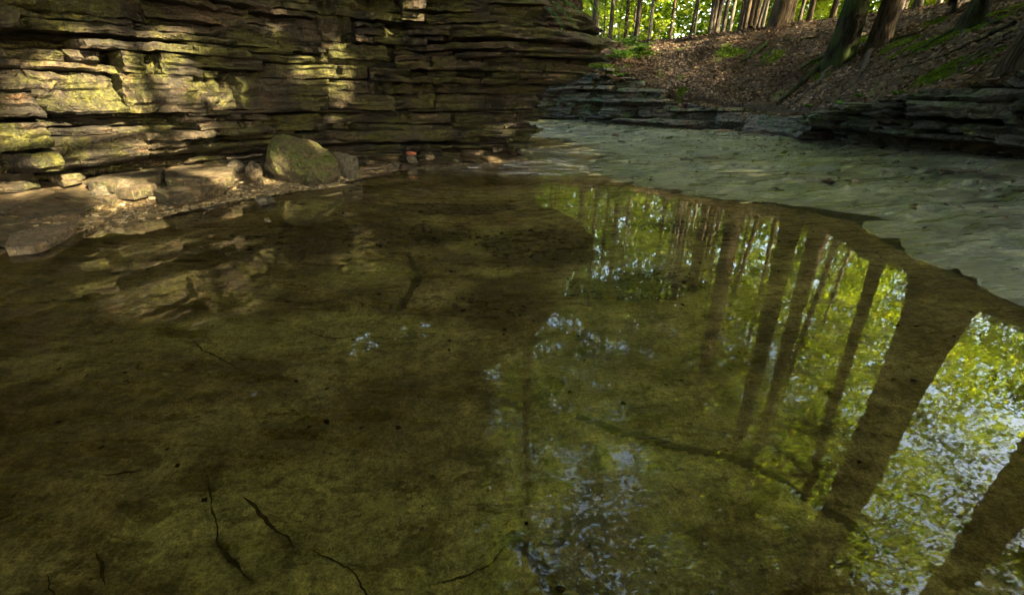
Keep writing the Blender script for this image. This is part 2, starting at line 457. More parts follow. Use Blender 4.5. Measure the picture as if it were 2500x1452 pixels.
def ground(x, y):
    x = np.atleast_1d(np.asarray(x, float)); y = np.atleast_1d(np.asarray(y, float))
    i = np.clip(np.searchsorted(AX, x) - 1, 0, len(AX) - 2); j = np.clip(np.searchsorted(AY, y) - 1, 0, len(AY) - 2)
    u = (x - AX[i]) / (AX[i + 1] - AX[i]); v = (y - AY[j]) / (AY[j + 1] - AY[j])
    return (GZ[j, i] * (1 - u) * (1 - v) + GZ[j, i + 1] * u * (1 - v) + GZ[j + 1, i] * (1 - u) * v + GZ[j + 1, i + 1] * u * v)
def g1(x, y): return float(ground(x, y)[0])

def hit(px, py, zmin=-1, t1=60):
    """first point of the ground seen at a photo pixel"""
    r = ray(px, py); ts = np.linspace(1.0, t1, 3000)
    P = r[None, :] * ts[:, None] + np.array([0, 0, EYE])
    below = P[:, 2] < np.maximum(ground(P[:, 0], P[:, 1]), zmin)
    k = int(np.argmax(below)) if below.any() else len(ts) - 1
    return P[k]

# moss patches on the bank (photo places -> plan)
MOSS = [(1790, 130, 0.9, 0.5), (1885, 140, 0.6, 0.5), (2040, 140, 0.7, 0.4), (2290, 105, 0.8, 0.5), (2230, 120, 0.7, 0.35), (2400, 60, 0.9, 0.45), (2450, 30, 0.9, 0.5), (2190, 115, 0.5, 0.3), (2290, 180, 0.5, 0.5),
        (2340, 170, 0.5, 0.5), (2380, 150, 0.45, 0.5), (1545, 135, 1.2, 0.7), (1440, 190, 0.8, 0.6), (1470, 200, 0.8, 0.7), (2100, 105, 0.35, 0.3), (1665, 225, 0.3, 0.25), (2005, 190, 0.35, 0.3), (2280, 60, 0.4, 0.3)]
moss = np.zeros_like(GX)
MOSSP = []
for px, py, a, b in MOSS:
    p = hit(px, py, 0.0); MOSSP.append((p[0], p[1], a, b))
    dx, dy = GX - p[0], GY - p[1]
    u, v = dx * 0.6 + dy * 0.8, dx * 0.8 - dy * 0.6
    moss = np.maximum(moss, np.exp(-(v / (a * 0.75)) ** 2 - (u / (b * 0.75)) ** 2))
mossn = fbm(GX * 1.8, GY * 1.8, 0, 41, 4)
moss = np.clip(smooth(0.35, 0.75, moss + 0.35 * mossn) + smooth(0.38, 0.6, mossn) * 0.6 * (T['dF'] > 0.4), 0, 1)
moss_dry = smooth(0.05, 0.35, fbm(GX * 0.8, GY * 2.0, 0, 43, 4) + 1.1 * (T['t'] - 0.62)) * T['dry']
moss = np.where(T['litter'] > 0.5, moss, moss_dry)

# gravel and pale-slab regions of the pool floor
def blob(px, py, a, b, ang=0.0):
    p = at_z(px, py, -0.1); dx, dy = GX - p[0], GY - p[1]
    u, v = dx * cos(ang) + dy * sin(ang), -dx * sin(ang) + dy * cos(ang)
    return np.exp(-(u / a) ** 2 - (v / b) ** 2)
grav = np.zeros_like(GX)
for q in [(900, 560, 1.3, 0.45, 0.15), (700, 600, 0.9, 0.3, 0.4), (1330, 580, 0.8, 0.55, 0.1), (1200, 700, 0.35, 0.3, 0), (1560, 680, 0.6, 0.35, 0), (1100, 500, 1.0, 0.3, 0.1), (560, 530, 0.8, 0.25, 0.5),
          (1700, 560, 0.8, 0.25, -0.3)]:
    grav = np.maximum(grav, blob(*q))
pale = np.zeros_like(GX)
for q in [(900, 640, 0.45, 0.28, 0.2), (1180, 560, 0.5, 0.5, 0.6), (800, 760, 0.9, 0.3, 0.1), (560, 780, 0.7, 0.3, 0), (760, 520, 0.5, 0.3, 0.3), (1250, 470, 0.9, 0.35, 0), (950, 1300, 0.6, 0.4, 0), (600, 1200, 0.5, 0.3, 0), (1650, 1090, 0.7, 0.12, -0.6),
          (1250, 1400, 0.3, 0.25, 0), (1200, 630, 0.25, 0.12, 0), (1370, 660, 0.2, 0.1, 0)]:
    pale = np.maximum(pale, blob(*q))
wet = np.clip(T['w'] * 3, 0, 1)
n4 = fbm(GX * 4, GY * 6, 0, 51, 4)
alg = np.clip(T['alg'] + smooth(0.18, 0.34, fbm(GX * 1.6, GY * 3.4, 0, 53, 5, 0.6)) * 0.40 * wet, 0, 1)
shore_gravel = smooth(0.55, 0.15, T['dL']) * (T['dL'] > -0.15) * smooth(3.6, 4.3, GY) * smooth(7.6, 6.6, GY)
grav = np.clip(np.maximum(smooth(0.35, 0.6, grav + 0.25 * n4) * wet, shore_gravel), 0, 1)
pale = smooth(0.3, 0.7, pale + 0.2 * n4) * wet

# ground materials
def creek_bed_mat():
    t = NT('creek_bed_stone'); v = t.coords(); fl = t.coords((1.0, 5.5, 1.0), (0, 0, -0.62))
    A = t.attr('mask_a'); B = t.attr('mask_b')
    sa = t.n('ShaderNodeSeparateColor'); t.l(A.outputs['Color'], sa.inputs[0])
    sb = t.n('ShaderNodeSeparateColor'); t.l(B.outputs['Color'], sb.inputs[0])
    dry, mossf, algf = sa.outputs[0], sa.outputs[1], sa.outputs[2]
    gravf, palef, leftf = sb.outputs[0], sb.outputs[1], sb.outputs[2]
    # pool floor
    n1 = t.noise(v, 1.7, 6, 0.62, 0.4); n2 = t.noise(v, 7, 6, 0.65)
    floor = t.ramp(n1, [(0.36, (0.22, 0.152, 0.076)), (0.5, (0.345, 0.257, 0.132)), (0.62, (0.46, 0.36, 0.19))])
    floor = t.mix(palef, floor, (0.46, 0.385, 0.18))
    floor = t.mix(1.0, floor, t.ramp(n2, [(0.36, 0.72), (0.62, 1.2)]), 'MULTIPLY')
    n5 = t.noise(t.coords((1.0, 2.0, 1.0), (0, 0, 0.35)), 3.2, 9, 0.68, 0.5)
    floor = t.mix(t.ramp(n5, [(0.565, 0.0), (0.585, 0.6)]), floor, (0.13, 0.09, 0.04))
    n6 = t.noise(v, 42, 5, 0.75)
    floor = t.mix(1.0, floor, t.ramp(n6, [(0.36, 0.65), (0.5, 1.0), (0.66, 1.3)]), 'MULTIPLY')
    floor = t.mix(t.ramp(t.noise(v, 17, 5, 0.7), [(0.62, 0.0), (0.66, 0.6)]), floor, (0.12, 0.085, 0.04))
    gr = t.noise(v, 15, 9, 0.78)
    floor = t.mix(1.0, floor, t.ramp(gr, [(0.37, 0.68), (0.5, 1.0), (0.63, 1.28)]), 'MULTIPLY')
    n7 = t.noise(v, 120, 4, 0.7)
    floor = t.mix(1.0, floor, t.ramp(n7, [(0.36, 0.7), (0.5, 1.0), (0.64, 1.3)]), 'MULTIPLY')
    algs = t.ramp(t.math('ADD', algf, t.math('MULTIPLY', t.math('SUBTRACT', gr, 0.5), 0.5)), [(0.40, 0.0), (0.58, 0.8)])
    floor = t.mix(algs, floor, (0.06, 0.042, 0.02))
    gv = t.n('ShaderNodeTexVoronoi'); gv.inputs['Scale'].default_value = 26; t.l(v, gv.inputs['Vector'])
    gcol = t.mix(t.ramp(gv.outputs['Distance'], [(0.25, 0.0), (0.65, 1.0)]), t.ramp(gv.outputs['Color'], [(0.2, (0.03, 0.022, 0.012)), (0.6, (0.11, 0.085, 0.05)), (0.9, (0.2, 0.16, 0.1))]), (0.016, 0.012, 0.008))
    gcol = t.mix(1.0, gcol, (1.5, 1.25, 0.85), 'MULTIPLY')
    floor = t.mix(t.math('MULTIPLY', gravf, 0.6), floor, gcol)
    # dry stone
    s1 = t.noise(fl, 1.4, 6, 0.65); s2 = t.noise(fl, 9, 5, 0.7); s3 = t.noise(v, 55, 4, 0.7)
    dcol = t.ramp(s1, [(0.38, (0.055, 0.06, 0.036)), (0.47, (0.105, 0.112, 0.074)), (0.55, (0.15, 0.152, 0.11)), (0.64, (0.21, 0.205, 0.15))])
    dcol = t.mix(1.0, dcol, t.ramp(s2, [(0.38, 0.5), (0.6, 1.2)]), 'MULTIPLY')
    dcol = t.mix(t.ramp(t.noise(v, 1.1, 4), [(0.52, 0.0), (0.66, 0.3)]), dcol, (0.15, 0.135, 0.10))
    dcol = t.mix(1.0, dcol, t.ramp(t.noise(t.coords((1.0, 2.2, 1.0), (0, 0, -0.62)), 0.8, 5, 0.6, 0.5), [(0.38, 0.35), (0.5, 0.9), (0.62, 1.15)]), 'MULTIPLY')
    vc = t.n('ShaderNodeTexVoronoi'); vc.feature = 'DISTANCE_TO_EDGE'; vc.inputs['Scale'].default_value = 0.9
    wv_ = t.n('ShaderNodeVectorMath', operation='ADD'); nz_ = t.n('ShaderNodeTexNoise'); nz_.inputs['Scale'].default_value = 2.5; nz_.inputs['Detail'].default_value = 6; t.l(v, nz_.inputs['Vector'])
    t.l(t.coords((1.0, 1.7, 1.0), (0, 0, -0.62)), wv_.inputs[0]); t.l(nz_.outputs['Color'], wv_.inputs[1]); t.l(wv_.outputs[0], vc.inputs['Vector'])
    dcol = t.mix(t.ramp(vc.outputs['Distance'], [(0.0, 0.85), (0.03, 0.0)]), dcol, (0.03, 0.03, 0.02))
    dcol = t.mix(1.0, dcol, t.ramp(s3, [(0.3, 0.6), (0.7, 1.3)]), 'MULTIPLY')
    dcol = t.mix(t.ramp(t.noise(t.coords((1.0, 2.5, 1.0), (0, 0, -0.5)), 2.3, 8, 0.7, 1.2), [(0.47, 0.0), (0.5, 0.8), (0.53, 0.0)]), dcol, (0.035, 0.035, 0.025))
    pits = t.ramp(t.noise(fl, 24, 4, 0.75), [(0.58, 0.0), (0.66, 0.8)])
    dcol = t.mix(pits, dcol, (0.05, 0.05, 0.04))
    dcol = t.mix(1.0, dcol, t.ramp(t.noise(t.coords((1.0, 2.0, 1.0), (0, 0, -0.62)), 6, 9, 0.78), [(0.38, 0.4), (0.5, 1.0), (0.62, 1.4)]), 'MULTIPLY')
    dcol = t.mix(t.math('MULTIPLY', B.outputs['Alpha'], 0.75), dcol, (0.06, 0.055, 0.032))
    dcol = t.mix(t.math('MULTIPLY', mossf, 0.8), dcol, t.mix(s2, (0.04, 0.05, 0.022), (0.1, 0.095, 0.055)))
    col = t.mix(dry, floor, dcol)
    # left shore
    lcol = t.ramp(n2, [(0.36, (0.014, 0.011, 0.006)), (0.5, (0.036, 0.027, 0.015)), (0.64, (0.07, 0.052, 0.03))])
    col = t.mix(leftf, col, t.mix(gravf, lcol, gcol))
    h = t.math('ADD', t.math('MULTIPLY', n2, 0.7), t.math('MULTIPLY', s2, 0.6)); h = t.math('ADD', h, t.math('MULTIPLY', s3, 0.25))
    rg = t.ramp(s1, [(0.4, 0.2), (0.58, 0.6)])
    t.principled(col, rg, t.bump(h, 0.6, 0.02), 0.35)
    return t.m

def forest_floor_mat():
    t = NT('leaf_strewn_soil'); v = t.coords()
    A = t.attr('mask_a'); sa = t.n('ShaderNodeSeparateColor'); t.l(A.outputs['Color'], sa.inputs[0])
    vo = t.n('ShaderNodeTexVoronoi'); vo.inputs['Scale'].default_value = 14; t.l(v, vo.inputs['Vector'])
    bw = t.n('ShaderNodeRGBToBW'); t.l(vo.outputs['Color'], bw.inputs[0])
    c = t.ramp(t.noise(v, 22, 9, 0.78), [(0.38, (0.008, 0.006, 0.004)), (0.5, (0.028, 0.02, 0.014)), (0.62, (0.075, 0.053, 0.04))])
    c = t.mix(t.ramp(t.noise(v, 0.9, 5), [(0.5, 0.0), (0.68, 0.8)]), c, (0.035, 0.026, 0.018))
    mc = t.mix(t.noise(v, 9, 5), (0.025, 0.04, 0.008), (0.1, 0.125, 0.02))
    c = t.mix(sa.outputs[1], c, mc)
    h = t.noise(v, 20, 7, 0.75)
    t.principled(c, 0.9, t.bump(h, 0.6, 0.02), 0.05)
    return t.m
M['creek_bed'] = creek_bed_mat(); M['forest_floor'] = forest_floor_mat()

nx, ny = len(AX), len(AY)
vid = np.arange(nx * ny).reshape(ny, nx)
quads = np.stack([vid[:-1, :-1], vid[:-1, 1:], vid[1:, 1:], vid[1:, :-1]], -1).reshape(-1, 4)
VV = np.stack([GX.ravel(), GY.ravel(), GZ.ravel()], 1)
lit_q = T['litter'].ravel()[quads].mean(1) > 0.5
ca = np.stack([T['dry'].ravel(), moss.ravel(), alg.ravel()], 1)
wetm = smooth(0.03, 0.0, GZ + 0.022 * fbm(GX * 1.2, GY * 3.5, 0, 98, 4)) * T['dry']
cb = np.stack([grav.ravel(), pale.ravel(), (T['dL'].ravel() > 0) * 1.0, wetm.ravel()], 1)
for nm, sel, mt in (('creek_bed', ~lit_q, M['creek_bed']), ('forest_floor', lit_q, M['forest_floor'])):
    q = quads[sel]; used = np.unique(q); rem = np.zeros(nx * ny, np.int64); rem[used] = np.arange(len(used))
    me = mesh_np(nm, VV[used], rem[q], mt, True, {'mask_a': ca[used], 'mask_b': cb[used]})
    obj(nm, me, kind='structure')

# ------------------------------------------------------------------ water
def water_mat():
    t = NT('creek_water'); v = t.coords((1.0, 1.0, 1.0))
    rf = t.attr('riffle')
    n1 = t.noise(t.coords((1.0, 0.55, 1)), 5.5, 3, 0.5); n2 = t.noise(t.coords((0.5, 2.2, 1), (0, 0, -0.25)), 7, 4, 0.6, 0.6)
    h = t.math('ADD', t.math('MULTIPLY', n1, 0.16), t.math('MULTIPLY', t.math('MULTIPLY', n2, rf.outputs['Fac']), 4.0))
    nb = t.bump(h, 0.16, 0.03)
    fr = t.n('ShaderNodeFresnel'); fr.inputs['IOR'].default_value = 1.333; t.l(nb, fr.inputs['Normal'])
    tr = t.n('ShaderNodeBsdfTransparent'); tr.inputs[0].default_value = (0.95, 0.87, 0.72, 1)
    gl = t.n('ShaderNodeBsdfGlossy')
    gl.inputs['Roughness'].default_value = 0.016; gl.inputs['Color'].default_value = (1, 1, 1, 1)
    t.l(nb, gl.inputs['Normal'])
    mx = t.n('ShaderNodeMixShader'); t.l(fr.outputs[0], mx.inputs[0]); t.l(tr.outputs[0], mx.inputs[1]); t.l(gl.outputs[0], mx.inputs[2])
    fo = t.noise(t.coords((0.6, 3.4, 1), (0, 0, -0.2)), 3.5, 6, 0.65, 0.8)
    ff = t.math('MULTIPLY', t.ramp(fo, [(0.5, 0.0), (0.66, 1.0)]), t.math('MULTIPLY', rf.outputs['Fac'], 0.85), True)
    wd_ = t.n('ShaderNodeBsdfDiffuse'); wd_.inputs[0].default_value = (0.5, 0.5, 0.46, 1)
    m2 = t.n('ShaderNodeMixShader'); t.l(ff, m2.inputs[0]); t.l(mx.outputs[0], m2.inputs[1]); t.l(wd_.outputs[0], m2.inputs[2])
    t.l(m2.outputs[0], t.out.inputs[0]); return t.m
M['water'] = water_mat()
wx = np.arange(-7.0, 7.01, 0.06); wy = np.concatenate([np.arange(-6, 4.0, 0.25), np.arange(4.0, 17.6, 0.06)])
WX, WY = np.meshgrid(wx, wy)
rif = np.zeros_like(WX)
for px, py, a, b in [(1240, 408, 1.1, 0.5), (1350, 392, 0.9, 0.6), (1400, 405, 0.9, 0.5), (1330, 420, 0.9, 0.35), (1450, 415, 0.8, 0.4), (1400, 370, 1.0, 0.7), (1150, 412, 0.7, 0.3)]:
    p = at_z(px, py, 0); rif = np.maximum(rif, np.exp(-((WX - p[0]) / a) ** 2 - ((WY - p[1]) / b) ** 2))
WZ = rif * (0.018 * fbm(WX * 1.6, WY * 6.0, 0, 61, 3) + 0.004 * fbm(WX * 5, WY * 11, 0, 62, 2))
wv = np.arange(WX.size).reshape(WX.shape)
wq = np.stack([wv[:-1, :-1], wv[:-1, 1:], wv[1:, 1:], wv[1:, :-1]], -1).reshape(-1, 4)
obj('water', mesh_np('water', np.stack([WX.ravel(), WY.ravel(), WZ.ravel()], 1), wq, M['water'], True, {'riffle': rif.ravel()}), kind='structure')

# ------------------------------------------------------------------ bedded rock
class Path:
    def __init__(self, Q, extra=0.05):
        seg = np.linalg.norm(Q[1:, :2] - Q[:-1, :2], axis=1); self.S = np.concatenate([[0], np.cumsum(seg)])
        self.Q = Q; self.L = self.S[-1]
        tx = np.gradient(Q[:, 0], self.S); ty = np.gradient(Q[:, 1], self.S)
        for _ in range(4):
            tx[1:-1] = (tx[:-2] + tx[1:-1] * 2 + tx[2:]) / 4; ty[1:-1] = (ty[:-2] + ty[1:-1] * 2 + ty[2:]) / 4
        n = np.hypot(tx, ty); self.nx, self.ny = ty / n, -tx / n     # right of heading = open side
    def at(self, s):
        s = np.clip(s, 0, self.L)
        return (np.interp(s, self.S, self.Q[:, 0]), np.interp(s, self.S, self.Q[:, 1]), np.interp(s, self.S, self.nx), np.interp(s, self.S, self.ny), np.interp(s, self.S, self.Q[:, 2]))
    def s_at(self, x, y): return float(sdist([x], [y], self.Q)[1][0])

def bed_block(path, s0, s1, z0, z1, off, back, over, seed, du=0.05, dv=0.03, rough=1.0, dip=None):
    """one block of a rock bed as a closed-front box with broken faces; over(s, z) is the overhang"""
    nu = int(np.clip(math.ceil((s1 - s0) / du), 3, 60)); nv = int(np.clip(math.ceil((z1 - z0) / dv), 2, 14))
    U = np.linspace(s0, s1, nu + 1); V = np.linspace(z0, z1, nv + 1)
    D = off + back
    W = np.array([0, 0.035, 0.10, 0.22, max(0.4, D)])
    V_, F_ = [], []; base = 0
    def patch(a, b, fn, flip):
        nonlocal base
        A, B = np.meshgrid(a, b); s, z, w = fn(A, B)
        V_.append(np.stack([s.ravel(), z.ravel(), w.ravel()], 1))
        i = np.arange(A.size).reshape(A.shape) + base
        q = np.stack([i[:-1, :-1], i[:-1, 1:], i[1:, 1:], i[1:, :-1]], -1).reshape(-1, 4)
        F_.append(q[:, ::-1] if flip else q); base += A.size
    patch(U, V, lambda a, b: (a, b, a * 0), False)
    patch(U, W, lambda a, b: (a, a * 0 + z1, b), False)
    patch(U, W, lambda a, b: (a, a * 0 + z0, b), True)
    patch(W, V, lambda a, b: (a * 0 + s0, b, a), True)
    patch(W, V, lambda a, b: (a * 0 + s1, b, a), False)
    P = np.vstack(V_); Fc = np.vstack(F_)
    s, z, w = P[:, 0], P[:, 1], P[:, 2]
    th = z1 - z0
    fall = np.exp(-w / 0.12)
    ed = np.minimum(z - z0, z1 - z); es = np.minimum(s - s0, s1 - s)
    f = 0.030 * vnoise(s * 1.8, z / 0.045, 0, seed) + 0.022 * vnoise(s * 6, z / 0.028, 0, seed + 1) + 0.05 * fbm(s * 1.6, z * 3.0, 0, seed + 2, 4)
    f -= (0.004 + 0.07 * np.clip(fbm(s * 5, z * 2, 1.7, seed + 3, 3) - 0.05, 0, 1)) * np.exp(-ed / 0.02)
    f -= 0.03 * np.exp(-es / 0.02) * np.clip(vnoise(s * 3, z * 9, 0, seed + 4), 0, 1)
    bite = np.clip(fbm(s * 2.6, z * 1.5, 3.3, seed + 5, 4) - 0.14, 0, 1) * 0.5
    f = (f - bite) * rough
    zz = z + 0.03 * ((seed * 7919) % 100 / 50.0 - 1) * (s - (s0 + s1) / 2) + (0.012 * fbm(s * 4, w * 6, 0, seed + 6, 3) + 0.008 * vnoise(s * 14, w * 14, 0, seed + 7)) * rough * (th > 0.05)
    ss = s + 0.03 * fbm(z * 11, w * 6, 0, seed + 8, 3) * np.exp(-es / 0.06) * rough
    bx, by, nx_, ny_, _ = path.at(ss)
    o = off + over(ss, zz) + f * fall - w * (D + np.maximum(over(ss, zz), 0)) / max(0.4, D)
    if dip is not None: zz = zz + dip(ss)
    return np.stack([bx + nx_ * o, by + ny_ * o, zz], 1), Fc

def join(parts):
    V_, F_, b = [], [], 0
    for v, f in parts:
        V_.append(v); F_.append(f + b); b += len(v)
    return np.vstack(V_), np.vstack(F_)

def bedded(root, path, s_lo, s_hi, beds, over, mat, seed, zfoot, ztop, back=0.85, keep=300, lenf=1.0, jit=0.10, du=0.05, dip=None, miss=0.07, rough=1.0, split_from=None):
    rng = np.random.default_rng(seed); blocks = []; occ = {}
    for bi, (z0_, z1_) in enumerate(beds):
        s = s_lo + rng.uniform(-0.3, 0.1); th = z1_ - z0_
        while s < s_hi:
            z0, z1 = z0_, z1_; th = z1 - z0
            taken = [iv for iv in occ.get(bi, ()) if iv[0] - 0.05 <= s < iv[1]]
            if taken: s = taken[0][1] + 0.002; continue
            nxt = min([iv[0] for iv in occ.get(bi, ()) if iv[0] > s] + [1e9])
            L = float(np.clip(rng.lognormal(math.log(0.62 + 2.2 * th), 0.62) * lenf, 0.18, 3.4))
            a, b = s, min(s + L, s_hi + 0.1, nxt - 0.002); mid = (a + b) / 2; s = b + rng.choice([0.001, 0.003, 0.012])
            zf, zt_ = zfoot(mid), ztop(mid)
            if b - a < 0.05: continue
            if rng.random() < 0.16 and bi + 1 < len(beds) and th > 0.055:          # thick block through two or three beds
                m_ = 2 if (rng.random() < 0.35 and bi + 2 < len(beds)) else 1
                for q in range(1, m_ + 1): occ.setdefault(bi + q, []).append((a, b))
                z1 = beds[bi + m_][1]; th = z1 - z0
            z0 = z0 + 0.022 * float(vnoise(mid * 0.9, z0 * 7, 0, seed + 21)); z1 = z1 + 0.022 * float(vnoise(mid * 0.9, z1 * 7, 0, seed + 21))
            if z1 < zf or z0 > zt_ - 0.03: continue
            grp = int(bi / 4.3 + 0.6 * float(vnoise(mid * 0.3, 0.5, 0, seed + 3)))
            jn = float(_hash(np.array([math.floor(mid / 1.15 + 0.4 * grp)]), np.array([grp]), np.array([3]), seed)[0])
            off = jit * 1.5 * jn + jit * 0.7 * float(vnoise(mid * 0.9, bi * 0.37, 0, seed + 5)) + jit * 0.28 * rng.uniform(-1, 1)
            off += jit * 0.75 * float(_hash(np.array([bi]), np.array([int(mid / 2.7)]), np.array([5]), seed)[0])
            if rng.random() < miss: off -= 0.2 + 0.15 * rng.random()
            if th < 0.065: off -= 0.2 * (0.6 + 0.6 * rng.random())
            g = 0.006
            top = min(z1 - g + rng.uniform(-0.008, 0.004), zt_); bot = z0 + g
            if (rng.random() < 0.22 and th > 0.12) or (split_from is not None and th > 0.24 and mid > split_from):                      # a block may be split in two thinner ones
                c = bot + (top - bot) * rng.uniform(0.35, 0.65)
                blocks.append((a, b, bot, c - 0.004, off)); blocks.append((a, b, c + 0.004, top, off + rng.uniform(-0.12, 0.07)))
            else:
                blocks.append((a, b, bot, top, off))
    out = []
    for k, (a, b, z0, z1, off) in enumerate(blocks):
        if z1 - z0 < 0.02: continue
        v, f = bed_block(path, a, b, z0, z1, off, back, over, seed * 31 + k * 13, du=du, rough=rough, dip=dip)
        px, py = to_px(v); inside = (px > -60) & (px < 2560) & (py > -60) & (py < 1500)
        sz = 0 if not inside.any() else (b - a) * (z1 - z0) / max(0.5, v[:, 1].mean()) ** 2
        out.append((sz, v, f))
    out.sort(key=lambda q: -q[0])
    for sz, v, f in out[:keep]:
        obj('rock_slab', mesh_np('rock_slab', v, f, mat), root)
    if len(out) > keep:
        v, f = join([(q[1], q[2]) for q in out[keep:]])
        obj('rock_rubble', mesh_np('rock_rubble', v, f, mat), root, kind='stuff')

# left cliff
PC = Path(CLIFF)
sA, sB = PC.s_at(-7.0, 1.0), PC.s_at(-1.5, 12.2)
s_corner = PC.s_at(0.25, 8.95); s_mid = PC.s_at(-2.0, 8.0); s_bay = PC.s_at(-3.7, 6.5); s_left = PC.s_at(-4.6, 4.8)
def over_cliff(s, z):
    s = np.asarray(s, float); z = np.asarray(z, float)
    left = np.interp(z, [0, 0.35, 0.5, 1.0, 1.5, 2.0, 2.6, 3.2], [-0.35, -0.3, 0.02, 0.0, 0.05, 0.10, 0.16, 0.1])
    mid = np.interp(z, [0, 0.3, 0.6, 1.0, 1.3, 1.8, 2.2, 3.0], [-0.05, 0.0, 0.12, 0.3, 0.5, 0.62, 0.65, 0.4])
    cor = np.interp(z, [0, 0.25, 0.5, 0.9, 1.2, 1.45, 1.75, 2.05, 2.5], [0.0, 0.03, 0.15, 0.38, 0.6, 0.95, 1.3, 1.4, 1.3])
    k1 = smooth(s_left + 0.4, s_mid, s); k2 = smooth(s_mid, s_corner - 0.2, s)
    back_ = smooth(s_corner + 1.0, s_corner + 2.6, s)
    return (left * (1 - k1) + mid * k1) * (1 - k2) + cor * k2 * (1 - 0.6 * back_) + 0.16 * fbm(s * 0.75, z * 1.5, 0, 406, 3)
def dip_cliff(s): return 0.05 * vnoise(np.asarray(s) * 0.45, 0.3, 0, 77) - 0.012 * (np.asarray(s) - s_left)
rb = np.random.default_rng(5)
beds = []
zz = -0.12
for th in [0.1, 0.09, 0.07, 0.10, 0.06, 0.08, 0.05, 0.11, 0.10, 0.09, 0.11, 0.08, 0.05, 0.40, 0.09, 0.10, 0.10, 0.06, 0.08, 0.07, 0.09, 0.16, 0.07, 0.10, 0.2, 0.08, 0.12, 0.18, 0.1, 0.14, 0.2]:
    beds.append((zz, zz + th)); zz += th
cliff = thing('rock_cliff', 'mossy layered sandstone cliff overhanging the left side of the pool', 'cliff', (0, 0, 0))
foot_of = lambda s: (0.34 if s < s_left + 0.9 else max(-0.1, 0.34 - 0.4 * (s - s_left - 0.9)))
top_of = lambda s: float(PC.at(s)[4]) - 0.05
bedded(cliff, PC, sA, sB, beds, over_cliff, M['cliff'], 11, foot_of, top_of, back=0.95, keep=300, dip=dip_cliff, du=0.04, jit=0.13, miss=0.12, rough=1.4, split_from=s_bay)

# soil bank that climbs from the lip of the cliff
ss_ = np.linspace(s_mid - 2.6, s_corner + 3.2, 150); ww = np.linspace(0, 1, 46)
SS, WW = np.meshgrid(ss_, ww)
bx, by, nxx, nyy, ztt = PC.at(SS)
lip = over_cliff(SS, ztt - 0.15) - 0.32 + 0.12 * fbm(SS * 1.7, WW * 0, 0, 301, 3)
wd = WW * 4.2
soff = lip - wd
kc = smooth(s_mid + 0.6, s_corner - 0.6, SS)
SZ = ztt - 0.12 + dip_cliff(SS) + (0.85 * wd ** 0.8) * (1 - kc) + (2.0 * wd ** 0.55) * kc + 0.16 * fbm(SS * 1.4, wd * 1.6, 0, 302, 4) + 0.06 * fbm(SS * 5, wd * 5, 0, 303, 3)
SZ[0] -= 0.25
CAPV = np.stack([(bx + nxx * soff), (by + nyy * soff), SZ], -1)
iv = np.arange(SS.size).reshape(SS.shape)
obj('cliff_top_bank', mesh_np('cliff_top_bank', CAPV.reshape(-1, 3), np.stack([iv[:-1, :-1], iv[:-1, 1:], iv[1:, 1:], iv[1:, :-1]], -1).reshape(-1, 4), M['forest_floor'], True, {'mask_a': np.stack([0 * SS.ravel(), 0.35 * smooth(0.2, 0.6, fbm(SS * 1.6, wd * 1.6, 0, 304, 3)).ravel(), 0 * SS.ravel()], 1)}), kind='structure')

# right ledge and far ledge
PF = Path(FOOT)
sR0, sR1 = PF.s_at(6.3, 9.9), PF.s_at(8.0, 2.9)
beds2 = []; z = 0.10
for th in [0.09, 0.08, 0.10, 0.06, 0.09, 0.06, 0.08, 0.06, 0.09, 0.06, 0.1, 0.25, 0.06, 0.3, 0.14, 0.2, 0.2]:
    beds2.append((z, z + th)); z += th
def over_right(s, z):
    z = np.asarray(z, float)
    return np.interp(z, [0, 0.3, 0.5, 0.62, 0.9, 1.3, 1.8], [-0.55, -0.52, -0.36, 0.14, 0.2, 0.22, 0.2]) + 0.10 * np.asarray(vnoise(np.asarray(s) * 0.8, z * 1.5, 0, 404)) + 0 * np.asarray(s)
ledge = thing('rock_ledge', 'dark thin-bedded rock ledge overhanging a shadowed hollow, right edge of picture', 'rock ledge')
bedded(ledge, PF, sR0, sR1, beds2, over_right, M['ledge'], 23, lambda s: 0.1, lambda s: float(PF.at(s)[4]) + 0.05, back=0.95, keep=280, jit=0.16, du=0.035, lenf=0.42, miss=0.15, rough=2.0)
sL0, sL1 = PF.s_at(-1.5, 18.3), PF.s_at(6.4, 12.2)
beds3 = []; z = 0.05
for th in [0.12, 0.14, 0.1, 0.26, 0.09, 0.1, 0.12, 0.09, 0.06, 0.1, 0.12, 0.06, 0.12, 0.1, 0.12, 0.06, 0.12, 0.14, 0.06, 0.12, 0.14]:
    beds3.append((z, z + th)); z += th
def over_far(s, z):
    z = np.asarray(z, float)
    return np.interp(z, [0, 0.15, 0.3, 0.6, 1.0, 1.6], [-0.25, 0.0, 0.15, 0.05, -0.15, -0.45]) + 0.18 * vnoise(np.asarray(s) * 0.6, z * 1.2, 0, 405) + 0 * np.asarray(s)
farl = thing('rock_outcrop', 'grey stepped rock outcrop below the leafy slope at the creek bend', 'rock outcrop')
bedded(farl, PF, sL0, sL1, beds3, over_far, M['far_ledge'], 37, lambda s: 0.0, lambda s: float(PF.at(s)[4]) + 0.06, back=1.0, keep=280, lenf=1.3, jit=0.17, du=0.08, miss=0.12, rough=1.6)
sm0, sm1 = PF.s_at(6.4, 12.2), PF.s_at(6.3, 9.9)
low = thing('rock_shelf', 'low broken rock shelf between the outcrop and the dark ledge', 'rock shelf')
bedded(low, PF, sm0, sm1, beds3[:6], over_far, M['far_ledge'], 41, lambda s: 0.0, lambda s: float(PF.at(s)[4]) + 0.05, back=0.8, keep=120, lenf=1.2, jit=0.16, du=0.07)

